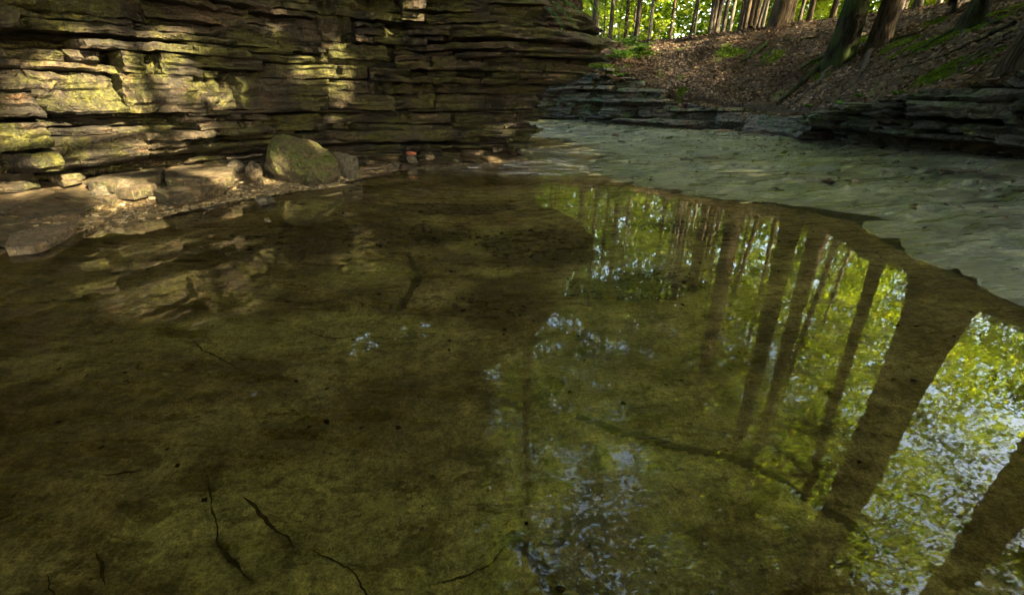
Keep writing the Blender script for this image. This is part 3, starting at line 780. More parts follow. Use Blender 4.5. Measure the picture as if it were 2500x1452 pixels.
# ------------------------------------------------------------------ loose rocks
def rock_mesh(name, size, seed, mat, flat=1.0, sub=3, amp=0.12, cuts=9, sharp=0.75):
    """angular stone: a sphere cut by random planes, then roughened"""
    rng = np.random.default_rng(seed)
    bm = bmesh.new(); bmesh.ops.create_icosphere(bm, subdivisions=sub, radius=1.0)
    P = np.array([v.co[:] for v in bm.verts])
    for _ in range(cuts):
        n = rng.normal(size=3); n /= np.linalg.norm(n); d = rng.uniform(sharp - 0.2, sharp + 0.12)
        ex = P @ n - d
        P = P - np.where(ex > 0, ex, 0)[:, None] * n[None, :]
    nrm = P / np.linalg.norm(P, axis=1)[:, None]
    P = P + nrm * (amp * fbm(P[:, 0] * 1.6, P[:, 1] * 1.6, P[:, 2] * 1.6, seed, 4))[:, None]
    P = P * np.array(size) * 0.5
    for v, c in zip(bm.verts, P): v.co = c
    me = bpy.data.meshes.new(name); bm.to_mesh(me); bm.free(); me.materials.append(mat)
    return me

def slab_mesh(name, outline, thick, seed, mat, cell=0.04):
    """flat stone with an angular outline (list of x,y), noisy top"""
    bm = bmesh.new()
    vs = [bm.verts.new((x, y, 0)) for x, y in outline]
    f = bm.faces.new(vs)
    bmesh.ops.recalc_face_normals(bm, faces=bm.faces[:])
    ex = bmesh.ops.extrude_face_region(bm, geom=[f]); up = [e for e in ex['geom'] if isinstance(e, bmesh.types.BMVert)]
    for v in up: v.co.z += thick
    bmesh.ops.recalc_face_normals(bm, faces=bm.faces[:])
    bmesh.ops.bevel(bm, geom=bm.edges[:], offset=thick * 0.06, segments=1, affect='EDGES')
    bmesh.ops.triangulate(bm, faces=bm.faces[:])
    for _ in range(3):
        le = [e for e in bm.edges if e.calc_length() > cell * 2]
        if not le: break
        bmesh.ops.subdivide_edges(bm, edges=le, cuts=1, use_grid_fill=False)
        bmesh.ops.triangulate(bm, faces=[q for q in bm.faces if len(q.verts) > 3])
    P = np.array([v.co[:] for v in bm.verts])
    n1 = fbm(P[:, 0] * 5, P[:, 1] * 5, P[:, 2] * 5, seed, 3); n2 = fbm(P[:, 0] * 5, P[:, 1] * 5, P[:, 2] * 5, seed + 50, 3); n3 = fbm(P[:, 0] * 3, P[:, 1] * 3, P[:, 2] * 3, seed + 90, 4)
    for v, a, b, c in zip(bm.verts, n1, n2, n3):
        v.co.x += a * 0.022; v.co.y += b * 0.022; v.co.z += c * thick * 0.16
    me = bpy.data.meshes.new(name); bm.to_mesh(me); bm.free(); me.materials.append(mat)
    return me

def place_rock(name, px, py, size, seed, mat, label, z=None, rot=(0, 0, 0), cat='stone', group=None, sink=0.3, **kw):
    p = hit(px, py, -0.02)
    me = rock_mesh(name, size, seed, mat, **kw)
    o = obj(name, me, None, label, cat, group)
    o.location = (p[0], p[1], (p[2] if z is None else z) + size[2] * (0.5 - sink)); o.rotation_euler = rot
    return o

# the mossy boulder: rounded triangle, apex left of centre
bm = bmesh.new(); bmesh.ops.create_icosphere(bm, subdivisions=5, radius=1.0)
P = np.array([v.co[:] for v in bm.verts])
rngb = np.random.default_rng(3)
for n, d in (((0.62, -0.25, 0.74), 0.62), ((0.2, -0.95, 0.25), 0.78), ((-0.75, -0.3, 0.55), 0.86), ((0.9, -0.3, -0.1), 0.86), ((0.1, 0.3, 0.9), 0.9), ((-0.2, -0.7, -0.6), 0.85)):
    n = np.array(n); n /= np.linalg.norm(n); ex = P @ n - d
    P -= (np.where(ex > 0, ex * 0.85, 0))[:, None] * n
Pn = P / np.linalg.norm(P, axis=1)[:, None]
P += Pn * (0.17 * fbm(P[:, 0] * 1.7, P[:, 1] * 1.7, P[:, 2] * 1.7, 14, 4) + 0.11 * fbm(P[:, 0] * 3.2, P[:, 1] * 3.2, P[:, 2] * 3.2, 5, 6, 0.65))[:, None]
P *= np.array([0.45, 0.42, 0.42])
P[:, 0] -= 0.10 * (P[:, 2] / 0.47)
for v, c in zip(bm.verts, P): v.co = c
me = bpy.data.meshes.new('mossy_boulder'); bm.to_mesh(me); bm.free(); me.materials.append(M['boulder'])
bp = at_z(728, 455, 0)
BOULDER = obj('mossy_boulder', me, None, 'large rounded boulder with green moss sitting at the water edge', 'boulder', loc=(bp[0] - 0.0, bp[1] + 0.26, 0.245))
p = at_z(838, 442, 0)
o = obj('wet_boulder', rock_mesh('wet_boulder', (0.52, 0.5, 0.6), 29, M['wet_rock'], sub=4, cuts=14, sharp=0.66), None, 'dark wet angular rock leaning behind the right side of the mossy boulder', 'rock', loc=(p[0] - 0.02, p[1] + 0.24, 0.17))

stones = [
    (322, 480, (0.36, 0.26, 0.28), 31, 'stone', 'block-shaped tan stone with a smooth front face on the left shore'),
    (262, 478, (0.30, 0.25, 0.20), 32, 'wet_rock', 'dark angular stone touching the left side of the tan block'),
    (440, 470, (0.36, 0.16, 0.10), 33, 'slab', 'yellowish splintered stone wedge right of the tan block'),
    (372, 478, (0.16, 0.12, 0.08), 34, 'slab', 'small orange stone chip close to the tan block right side'),
    (560, 445, (0.26, 0.2, 0.08), 35, 'stone', 'pale flat-topped stone on the rubble left of the boulder'),
    (620, 430, (0.24, 0.24, 0.26), 36, 'stone', 'grey upright stone against the left flank of the mossy boulder'),
    (600, 462, (0.26, 0.14, 0.08), 37, 'stone', 'flat light stone on gravel just below the rubble'),
    (535, 465, (0.32, 0.16, 0.06), 38, 'wet_rock', 'low dark plate of stone in the shore gravel'),
    (648, 500, (0.34, 0.22, 0.16), 39, 'wet_rock', 'dark hooked stone half standing in the water below the boulder'),
    (655, 545, (0.10, 0.07, 0.07), 40, 'stone', 'tiny grey stone breaking the water surface below the hooked stone'),
    (575, 415, (0.3, 0.26, 0.2), 42, 'wet_rock', 'shaded brown stone at the back of the rubble heap'),
    (638, 455, (0.09, 0.07, 0.16), 43, 'stone', 'small upright sliver of stone by the boulder foot'),
    (285, 515, (0.20, 0.13, 0.04), 44, 'stone', 'small flat green-grey stone lying on the dark shore sand'),
    (512, 515, (0.14, 0.08, 0.05), 45, 'wet_rock', 'small dark stone at the waterline on the left shore'),
    (968, 408, (0.12, 0.10, 0.10), 46, 'wet_rock', 'small wet stone in the shallows under the cliff'),
    (1008, 396, (0.24, 0.2, 0.16), 47, 'wet_rock', 'dark blocky stone at the cliff foot with a red stone on it'),
    (1048, 388, (0.2, 0.16, 0.12), 48, 'stone', 'pale rounded stone at the cliff foot right of the red one'),
    (850, 375, (0.34, 0.14, 0.07), 49, 'stone', 'pale split stone resting behind the mossy boulder'),
    (905, 400, (0.22, 0.16, 0.10), 50, 'stone', 'brown stone at the cliff foot right of the wet rock'),
    (1110, 396, (0.16, 0.12, 0.08), 51, 'wet_rock', 'small low stone along the cliff waterline'),
    (838, 522, (0.035, 0.03, 0.03), 52, 'slab', 'tiny bright pebble showing above the shallow water')]
for px, py, sz, sd, mt, lb in stones:
    place_rock('stone', px, py, sz, sd, M[mt], lb, rot=(0, 0, random.uniform(-0.5, 0.5)), sink=0.22, amp=0.06)
M['red_stone'] = simple('red_stone', [(0.3, (0.16, 0.05, 0.025)), (0.7, (0.26, 0.09, 0.045))], 9)
o = place_rock('stone', 1008, 396, (0.2, 0.14, 0.07), 60, M['red_stone'], 'flat brick-red stone on top of the dark block at the cliff foot', sink=0.2)
o.location.z += 0.13

# the big flat slab at the left water edge, and the bedrock plates of the apron
def outline_px(pts, z):
    return [tuple(at_z(px, py, z)[:2]) for px, py in pts]
def plate(name, pts, z, thick, seed, mat, tilt=(0, 0), parent=None, **kw):
    o2 = outline_px(pts, z); cx = sum(p[0] for p in o2) / len(o2); cy_ = sum(p[1] for p in o2) / len(o2)
    z = min(z, g1(cx, cy_) + kw.pop('proud', 0.07))
    me = slab_mesh(name, [(x - cx, y - cy_) for x, y in o2], thick, seed, mat)
    o = obj(name, me, parent, **kw); o.location = (cx, cy_, z - thick); o.rotation_euler = (tilt[0], tilt[1], 0)
    return o
plate('flat_slab', [(10, 605), (25, 565), (70, 530), (120, 514), (205, 518), (185, 550), (130, 580), (80, 600)], 0.07, 0.07, 71, M['stone'], label='large flat grey slab at the left water edge', cat='stone slab')
apron = thing('bedrock_shelf', 'cracked tan bedrock plates sloping down below the left cliff', 'bedrock')
for k, (pts, z, th) in enumerate([
        ([(-60, 520), (-60, 450), (60, 440), (130, 452), (100, 480), (20, 510)], 0.20, 0.14), ([(-60, 560), (-20, 515), (100, 484), (215, 478), (235, 500), (190, 520), (60, 540)], 0.12, 0.12),
        ([(100, 478), (135, 450), (230, 458), (300, 462), (270, 485), (215, 478)], 0.17, 0.12), ([(230, 455), (160, 436), (245, 425), (330, 440), (380, 450), (320, 462)], 0.24, 0.12),
        ([(205, 428), (270, 402), (330, 392), (400, 391), (385, 412), (320, 425), (260, 432)], 0.36, 0.10), ([(335, 440), (390, 425), (480, 428), (560, 420), (545, 440), (470, 458), (400, 470)], 0.22, 0.14),
        ([(395, 412), (450, 388), (520, 378), (570, 392), (560, 415), (480, 425), (400, 424)], 0.32, 0.14), ([(105, 420), (150, 408), (215, 412), (190, 425), (120, 430)], 0.36, 0.08),
        ([(-60, 440), (0, 432), (120, 436), (60, 446)], 0.30, 0.10), ([(120, 434), (175, 428), (200, 432), (150, 442)], 0.32, 0.06)]):
    plate('bedrock_plate', pts, z, th, 80 + k, M['slab'], (0, 0), apron)

# ------------------------------------------------------------------ tubes, sticks
def tube(pts, radii, sides=6, seed=0, lump=0.0):
    pts = np.asarray(pts, float); n = len(pts)
    tan = np.gradient(pts, axis=0); tan /= (np.linalg.norm(tan, axis=1)[:, None] + 1e-9)
    ref = np.array([0.0, 0.0, 1.0]) if abs(tan[:, 2]).mean() < 0.8 else np.array([1.0, 0.0, 0.0])
    a = np.cross(tan, ref); a /= (np.linalg.norm(a, axis=1)[:, None] + 1e-9); b = np.cross(tan, a)
    ph = np.linspace(0, 2 * pi, sides, endpoint=False)
    r = np.asarray(radii, float)[:, None] * np.ones((1, sides))
    if lump: r = r * (1 + lump * vnoise(np.arange(n)[:, None] * 0.7 + seed, ph[None, :] * 1.3, 0, seed))
    V = pts[:, None, :] + r[:, :, None] * (a[:, None, :] * np.cos(ph)[None, :, None] + b[:, None, :] * np.sin(ph)[None, :, None])
    i = np.arange(n * sides).reshape(n, sides); j = np.roll(i, -1, axis=1)
    Fq = np.stack([i[:-1], j[:-1], j[1:], i[1:]], -1).reshape(-1, 4)
    V = np.vstack([V.reshape(-1, 3), pts[:1], pts[-1:]]); c0, c1 = n * sides, n * sides + 1
    cap0 = np.stack([np.roll(i[0], -1), i[0], np.full(sides, c0), np.full(sides, c0)], -1); cap1 = np.stack([i[-1], np.roll(i[-1], -1), np.full(sides, c1), np.full(sides, c1)], -1)
    return V, np.vstack([Fq, cap0[:, [0, 1, 2, 2]], cap1[:, [0, 1, 2, 2]]])

def clean(me):
    me.validate(); return me

def wobble_line(a, b, n, amp, seed):
    a, b = np.array(a, float), np.array(b, float); t = np.linspace(0, 1, n)[:, None]
    L = np.linalg.norm(b - a); w = np.stack([fbm(t[:, 0] * 3, 0.5, 0, seed + k, 2) for k in range(3)], 1) * amp * L
    return a + (b - a) * t + w * np.sin(pi * t)

def stick(name, p0, p1, r, seed, mat, label, cat='stick', twigs=0, amp=0.05, zoff=0.0, ground_it=True, dz=(0, 0)):
    a, b = hit(*p0, 0.0), hit(*p1, 0.0)
    L = wobble_line(a, b, 12, amp, seed)
    if ground_it: L[:, 2] = np.maximum(ground(L[:, 0], L[:, 1]), 0) + r * 0.8 + zoff
    L[:, 2] += np.linspace(dz[0], dz[1], 12)
    root = obj(name, clean(mesh_np(name, *tube(L, np.linspace(r, r * 0.45, 12), 7, seed, 0.3), mat, True)), None, label, cat)
    rng = np.random.default_rng(seed)
    for k in range(twigs):
        i = rng.integers(3, 10); d = rng.normal(size=3) * 0.25; d[2] = abs(d[2]) * 0.5 + 0.02
        q = wobble_line(L[i], L[i] + d * (0.6 + rng.random()), 6, 0.15, seed + k)
        obj('twig', clean(mesh_np('twig', *tube(q, np.linspace(r * 0.5, r * 0.15, 6), 5, seed), mat, True)), root)
    return root
stick('driftwood', (365, 490), (545, 478), 0.022, 3, M['driftwood'], 'straight bare stick on the left shore beside the tan stones', amp=0.01)
stick('driftwood', (575, 378), (635, 390), 0.05, 4, M['deadwood'], 'reddish brown log end lodged behind the rubble left of the boulder', 'log', dz=(0.05, 0.0), zoff=0.1)
stick('driftwood', (560, 408), (645, 398), 0.018, 5, M['deadwood'], 'thin dark stick crossing the rubble left of the boulder', zoff=0.1)
stick('driftwood', (868, 425), (955, 405), 0.03, 6, M['deadwood'], 'dark crooked branch at the waterline right of the wet rock', amp=0.12)
stick('branch', (2290, 425), (2480, 445), 0.018, 8, M['deadwood'], 'forked grey branch lying on the dry bed at the right edge', 'branch', 5, 0.06, 0.04)
stick('branch', (1800, 335), (1990, 265), 0.016, 9, M['deadwood'], 'long thin bare branch sloping up the bank foot', 'branch', 1, 0.03, 0.06)
stick('branch', (1660, 391), (1790, 388), 0.018, 10, M['deadwood'], 'thin dark stick lying across the pale creek bed', 'stick', 1, 0.03, 0.0)
stick('branch', (1495, 333), (1510, 332), 0.05, 12, M['deadwood'], 'short dark wood lump on the far creek bed', 'wood')
stick('branch', (1510, 347), (1526, 348), 0.025, 13, M['deadwood'], 'tiny dark stick in the far shallows', 'stick')
stick('branch', (1750, 325), (1790, 322), 0.03, 14, M['driftwood'], 'pale short stick at the foot of the far bank', 'stick')

# ------------------------------------------------------------------ leaves
LEAF4 = np.array([(0, 0, 0), (0.36, 0.48, 0.06), (0, 1, 0), (-0.36, 0.48, 0.06)])
def leaf_mesh(name, pos, size, mat, rng, flat=0.6, normal=None, tint=None, shape=LEAF4, yaw=None):
    n = len(pos)
    th = rng.uniform(0, 2 * pi, n) if yaw is None else yaw
    nz = rng.normal(size=(n, 3)) * flat; nz[:, 2] += 1.0
    if normal is not None: nz = normal + rng.normal(size=(n, 3)) * flat
    nz /= np.linalg.norm(nz, axis=1)[:, None]
    d = np.stack([np.cos(th), np.sin(th), np.zeros(n)], 1); d -= (d * nz).sum(1)[:, None] * nz; d /= np.linalg.norm(d, axis=1)[:, None] + 1e-9
    e = np.cross(d, nz); sz = np.broadcast_to(np.asarray(size, float), (n,))
    k = len(shape)
    V = pos[:, None, :] + sz[:, None, None] * (shape[None, :, 0:1] * e[:, None, :] + (shape[None, :, 1:2] - 0.5) * d[:, None, :] + shape[None, :, 2:3] * nz[:, None, :])
    Fq = np.arange(n * k).reshape(n, k)
    if tint is None: tint = rng.random(n)
    return mesh_np(name, V.reshape(-1, 3), Fq, mat, False, {'tint': np.repeat(np.clip(tint, 0, 1), k)})

# leaf litter on the banks
def scatter(n, x0, x1, y0, y1, test, seed):
    rng = np.random.default_rng(seed); x = rng.uniform(x0, x1, n); y = rng.uniform(y0, y1, n); k = test(x, y, rng); return x[k], y[k]
def grid_val(A, x, y):
    i = np.clip(np.searchsorted(AX, x) - 1, 0, len(AX) - 2); j = np.clip(np.searchsorted(AY, y) - 1, 0, len(AY) - 2); return A[j, i]
def lit_test(x, y, rng):
    d = grid_val(T['dF'], x, y); m = grid_val(moss, x, y); bare = fbm(x * 0.9, y * 0.9, 0, 71, 3)
    p = np.clip(1.1 - m * 1.2, 0.08, 1) * np.clip(1.05 - 1.6 * np.clip(bare - 0.12, 0, 1), 0.15, 1)
    return (d > 0.8) & (rng.random(len(x)) < p) & (d < 12)
lx, ly = scatter(150000, -1, 17, 3, 27, lit_test, 81)
e = 0.06
lz = ground(lx, ly); nrm = np.stack([-(ground(lx + e, ly) - ground(lx - e, ly)) / (2 * e), -(ground(lx, ly + e) - ground(lx, ly - e)) / (2 * e), np.ones_like(lx)], 1)
nrm /= np.linalg.norm(nrm, axis=1)[:, None]
rl = np.random.default_rng(82)
lpos = np.stack([lx, ly, lz], 1) + nrm * rl.uniform(0.0, 0.035, len(lx))[:, None]
tn = np.clip(rl.normal(0.42, 0.22, len(lx)) + 0.55 * fbm(lx * 0.9, ly * 0.9, 0, 83, 4), 0, 1)
obj('leaf_litter', leaf_mesh('leaf_litter', lpos, rl.uniform(0.06, 0.12, len(lx)), M['litter'], rl, 0.45, nrm, tn), None, 'brown dead leaves covering the right and far banks', 'leaf litter', kind='stuff')
# leaves on the flat tops of the ledges
PX_, PY_ = rl.uniform(-1, 9.5, 60000), rl.uniform(3, 19, 60000); dd, s__, zl_ = sdist(PX_, PY_, FOOT)
kk = (dd > -0.05) & (dd < 0.85) & (fbm(PX_ * 1.4, PY_ * 1.4, 0, 87, 3) > -0.05); PX_, PY_, zl_ = PX_[kk], PY_[kk], zl_[kk]
obj('leaf_litter', leaf_mesh('ledge_litter', np.stack([PX_, PY_, zl_ + 0.055 + rl.uniform(0, 0.04, len(PX_))], 1), rl.uniform(0.05, 0.11, len(PX_)), M['litter'], rl, 0.4, None, np.clip(rl.normal(0.4, 0.2, len(PX_)), 0, 1)), None, 'dead leaves lying along the tops of the right and far rock ledges', 'leaf litter', kind='stuff')
# moss tufts
mx_, my_ = [], []
for (x, y, a, b) in MOSSP:
    k = rl.normal(size=(1500, 2)) * 0.55; mx_.append(x + k[:, 0] * a * 0.8 + k[:, 1] * b * 0.6); my_.append(y - k[:, 0] * a * 0.6 + k[:, 1] * b * 0.8)
mx_, my_ = np.concatenate(mx_), np.concatenate(my_); kk = (grid_val(moss, mx_, my_) > 0.35) & (grid_val(T['dF'], mx_, my_) > 0.3); mx_, my_ = mx_[kk], my_[kk]
mp = np.stack([mx_, my_, ground(mx_, my_) + 0.015], 1)
obj('moss', leaf_mesh('moss', mp, rl.uniform(0.03, 0.07, len(mp)), M['moss'], rl, 0.7), None, 'green moss tufts growing on the right bank', 'moss', kind='stuff')
# leaves caught on the cliff top near the corner
ci = (44 * rl.random(34000) ** 2.2).astype(int); cj = rl.integers(0, 149, 34000); fu, fv = rl.random((34000, 1)), rl.random((34000, 1))
cpos = CAPV[ci, cj] * (1 - fu) * (1 - fv) + CAPV[ci + 1, cj] * fu * (1 - fv) + CAPV[ci, cj + 1] * (1 - fu) * fv + CAPV[ci + 1, cj + 1] * fu * fv
cpos = cpos[fbm(cpos[:, 0] * 1.2, cpos[:, 1] * 1.2, cpos[:, 2] * 1.2, 305, 3) > -0.35]
cpos[:, 2] += rl.uniform(0.0, 0.08, len(cpos))
obj('leaf_litter', leaf_mesh('cliff_top_litter', cpos, rl.uniform(0.06, 0.13, len(cpos)), M['litter'], rl, 1.1, None, np.clip(rl.normal(0.22, 0.2, len(cpos)), 0, 1)), None, 'brown dead leaves caught on the cliff top above the corner', 'leaf litter', kind='stuff')

# pebbles: shore gravel and gravel patches on the pool floor
def pebble_field(name, xs, ys, r0, r1, mat, seed, label):
    rng = np.random.default_rng(seed)
    bm = bmesh.new(); bmesh.ops.create_icosphere(bm, subdivisions=1, radius=1.0)
    bv = np.array([v.co[:] for v in bm.verts]); bf = np.array([[v.index for v in f.verts] for f in bm.faces]); bm.free()
    n = len(xs); r = r0 * (r1 / r0) ** (rng.random(n) ** 2.2)
    S = r[:, None] * np.stack([rng.uniform(0.8, 1.7, n), rng.uniform(0.7, 1.1, n), rng.uniform(0.2, 0.55, n)], 1)
    V = bv[None] * S[:, None, :] * (1 + 0.25 * rng.uniform(-1, 1, (n, len(bv), 1)))
    th = rng.uniform(0, pi, n); c, s = np.cos(th)[:, None], np.sin(th)[:, None]
    V = np.stack([V[:, :, 0] * c - V[:, :, 1] * s, V[:, :, 0] * s + V[:, :, 1] * c, V[:, :, 2]], -1)
    V += np.stack([xs, ys, ground(xs, ys) + S[:, 2] * 0.3], 1)[:, None, :]
    Fq = (bf[None] + (np.arange(n) * len(bv))[:, None, None]).reshape(-1, 3)
    tint = np.repeat(rng.random(n), len(bv))
    obj(name, mesh_np(name, V.reshape(-1, 3), Fq, mat, False, {'tint': tint}), None, label, 'gravel', kind='stuff')
t = NT('pebble'); a_ = t.attr('tint')
t.principled(t.ramp(a_.outputs['Fac'], [(0, (0.04, 0.028, 0.015)), (0.5, (0.09, 0.068, 0.036)), (0.85, (0.15, 0.115, 0.06)), (1, (0.24, 0.18, 0.10))]), 0.4, None, 0.4); M['pebble'] = t.m
gx, gy_ = scatter(120000, -4.8, -1.5, 3.4, 7.6, lambda x, y, r: (grid_val(shore_gravel, x, y) > r.random(len(x))) & (grid_val(T['dL'], x, y) < 0.9), 91)
gx, gy_ = gx[:6000], gy_[:6000]
pebble_field('shore_gravel', gx, gy_, 0.006, 0.045, M['pebble'], 92, 'dark wet gravel along the left shore below the tan stones')
gx, gy_ = scatter(60000, -4, 4.5, 1.2, 7.5, lambda x, y, r: (grid_val(grav, x, y) > 1.1 * r.random(len(x))) & (grid_val(T['w'], x, y) > 0.05), 93)
gx, gy_ = gx[:2600], gy_[:2600]
pebble_field('pool_gravel', gx, gy_, 0.005, 0.03, M['pebble'], 94, 'dark gravel patches on the floor of the pool')

# scattered single leaves on the dry bed
def fallen_leaf(px, py, size, seed, label, tint, group=None):
    rng = np.random.default_rng(seed); p = hit(px, py, 0.0)
    u = np.linspace(-1, 1, 5); vtx = []
    for i, yv in enumerate(np.linspace(0, 1, 6)):
        wd = 0.42 * math.sin(pi * (yv * 0.9 + 0.05)) ** 0.8
        for x in u: vtx.append((x * wd, yv - 0.5, 0.22 * x * x * wd + 0.16 * math.sin(yv * 3 + seed) + 0.05))
    V = np.array(vtx) * size; i = np.arange(30).reshape(6, 5)
    q = np.stack([i[:-1, :-1], i[:-1, 1:], i[1:, 1:], i[1:, :-1]], -1).reshape(-1, 4)
    o = obj('fallen_leaf', mesh_np('fallen_leaf', V, q, M['litter'], True, {'tint': np.full(30, tint)}), None, label, 'leaf', group)
    o.location = (p[0], p[1], p[2] + 0.004); o.rotation_euler = (rng.uniform(-0.3, 0.3), rng.uniform(-0.3, 0.3), rng.uniform(0, 6))
LEAVES = [(2018, 444, 0.16, 0.1, 'largest dark curled leaf near the middle of the dry bed'), (2030, 446, 0.12, 0.3, 'small brown leaf touching the largest dark leaf'), (1896, 462, 0.11, 0.05, 'dark leaf closest to the pool edge on the dry bed'), (2072, 443, 0.13, 0.55, 'tan leaf right of the dark leaf pair'), (2088, 445, 0.12, 0.75, 'pale leaf beside the tan leaf on the dry bed'), (2198, 457, 0.08, 0.95, 'tiny cream leaf alone on the pale flat'),
          (2395, 468, 0.12, 0.2, 'dark reddish leaf below the forked branch'), (2440, 466, 0.11, 0.25, 'dark leaf close right of the reddish leaf'), (2230, 504, 0.12, 0.3, 'lone brown leaf on the open flat nearest the viewer'), (2445, 480, 0.1, 0.4, 'brown leaf at the far right of the flat'), (1945, 425, 0.1, 0.4, 'leaf in the mossy band left of the ledge foot'), (2160, 420, 0.12, 0.3, 'dark leaf at the left of the leaf row under the ledge'),
          (2230, 415, 0.14, 0.3, 'broad leaf in the row under the ledge'), (2300, 425, 0.12, 0.45, 'tan leaf at the right of the row under the ledge'), (2270, 420, 0.13, 0.2, 'dark leaf between two others in the row under the ledge'), (1920, 424, 0.12, 0.5, 'pale brown leaf leftmost in the mossy band'), (2440, 450, 0.12, 0.6, 'orange-brown leaf beside the forked branch'), (2025, 425, 0.1, 0.4, 'small leaf above the largest dark leaf'), (2350, 370, 0.14, 0.95, 'pale leaf highest on the bedrock under the ledge')]
for k, (px, py, sz, tn_, lb) in enumerate(LEAVES):
    fallen_leaf(px, py, sz * 0.7, k, lb, tn_, 'dry leaves on the bare bedrock')
def debris_test(x, y, rng):
    tt = grid_val(T['t'], x, y); return (grid_val(T['dry'], x, y) > 0.5) & (ground(x, y) > 0.015) & (rng.random(len(x)) < 0.05 + 0.9 * np.clip(tt - 0.45, 0, 1) ** 1.5 * smooth(-0.1, 0.35, fbm(x * 1.1, y * 1.1, 0, 95, 3)))
dx_, dy_ = scatter(22000, 1, 9, 2, 16, debris_test, 96)
obj('leaf_fragments', leaf_mesh('leaf_fragments', np.stack([dx_, dy_, ground(dx_, dy_) + 0.008], 1), rl.uniform(0.02, 0.075, len(dx_)), M['litter'], rl, 0.35, None, rl.random(len(dx_)) * 0.7), None, 'scattered leaf bits and grit on the dry creek bed', 'debris', kind='stuff')

sx_, sy_ = scatter(900, -3.2, 3.0, 0.7, 6.5, lambda x, y, r: (grid_val(T['w'], x, y) > 0.15) & (r.random(len(x)) < 0.25 + 0.75 * smooth(-0.1, 0.4, fbm(x * 1.3, y * 1.3, 0, 97, 3))), 98)
obj('sunken_leaves', leaf_mesh('sunken_leaves', np.stack([sx_, sy_, ground(sx_, sy_) + 0.006], 1), rl.uniform(0.012, 0.045, len(sx_)), M['litter'], rl, 0.2, None, rl.random(len(sx_)) ** 2), None, 'small sunken leaf bits and twig chips on the pool floor', 'debris', kind='stuff')

# dark silt lying in the cracks of the pool floor
parts_ = []
for k, c in enumerate(CRACKS):
    Q = dense([(p_[0], p_[1], 0.0) for p_ in c], 2); L_ = np.concatenate([[0], np.cumsum(np.linalg.norm(np.diff(Q[:, :2], axis=0), axis=1))])
    n = max(12, int(L_[-1] / 0.008)); u = np.linspace(0, L_[-1], n)
    x, y = np.interp(u, L_, Q[:, 0]), np.interp(u, L_, Q[:, 1])
    x = x + 0.016 * fbm(u * 14, 0.3, 0, 700 + k, 4); y = y + 0.016 * fbm(u * 14, 0.8, 0, 720 + k, 4)
    tx, ty = np.gradient(x), np.gradient(y); ln = np.hypot(tx, ty) + 1e-9; nx_, ny_ = -ty / ln, tx / ln
    end_ = np.sin(pi * np.clip(u / L_[-1], 0.01, 0.99)) ** 0.5
    wl, wr = [(0.002 + (0.013 if k < 2 else 0.006) * np.clip(0.25 + fbm(u * 11, 0.1 + q, 0, 740 + k, 4), 0, 1)) * end_ for q in (0, 5)]
    A_ = np.stack([x + nx_ * wl, y + ny_ * wl], 1); B_ = np.stack([x - nx_ * wr, y - ny_ * wr], 1)
    V = np.vstack([A_, B_]); V = np.column_stack([V, ground(V[:, 0], V[:, 1]) + 0.004]); i = np.arange(n - 1)
    parts_.append((V, np.stack([i, i + n, i + n + 1, i + 1], 1)))
obj('crack_silt', mesh_np('crack_silt', *join(parts_), simple('crack_silt', [(0.35, (0.045, 0.03, 0.014)), (0.65, (0.1, 0.07, 0.034))], 30, rough=0.9)), None, 'dark silt filling thin cracks in the pool floor, lower left', 'silt', kind='stuff')

# ------------------------------------------------------------------ trees
def limb_set(rng, h, r, cb, cr, nlimb, prof, rise=(0.1, 0.6), droop=0.0, twigs=5):
    """limbs and twigs of a crown; returns tubes and foliage centres"""
    tubes, cents = [], []
    for k in range(nlimb):
        f = (k + rng.random()) / nlimb; z = cb + (h - cb) * f ** 0.9 * 0.97
        L = cr * prof(f) * rng.uniform(0.7, 1.15); az = k * 2.4 + rng.uniform(-0.5, 0.5); up = rng.uniform(*rise) * (0.5 + f)
        n = 7; tt = np.linspace(0, 1, n)
        rad = L * tt; px = rad * np.cos(az + 0.3 * tt * rng.normal()); py = rad * np.sin(az + 0.3 * tt * rng.normal())
        pz = z + L * (up * tt - droop * tt ** 2) + 0.06 * L * np.sin(tt * 5 + rng.uniform(0, 6))
        P = np.stack([px, py, pz], 1)
        rr = max(0.012, r * 0.34 * (1 - 0.75 * f)) * (L / cr) ** 0.5
        tubes.append(tube(P, np.linspace(rr, 0.006, n), 5))
        for j in range(twigs):
            i = rng.uniform(0.3, 1.0); b = np.array([np.interp(i, tt, P[:, c]) for c in range(3)])
            a2 = az + rng.choice([-1, 1]) * rng.uniform(0.4, 1.2); l2 = L * rng.uniform(0.18, 0.42) * (1.2 - 0.5 * i)
            q = b + np.outer(np.linspace(0, 1, 4), [l2 * cos(a2), l2 * sin(a2), l2 * (rng.uniform(-0.1, 0.35) - droop)])
            tubes.append(tube(q, np.linspace(rr * 0.35, 0.004, 4), 3))
            for c in np.linspace(0.2, 1.1, 5): cents.append(q[0] + (q[-1] - q[0]) * c)
        for c in np.linspace(0.4, 1.05, 6): cents.append(P[0] + np.array([np.interp(min(c, 1), tt, P[:, m]) - P[0, m] for m in range(3)]))
    return tubes, np.array(cents)

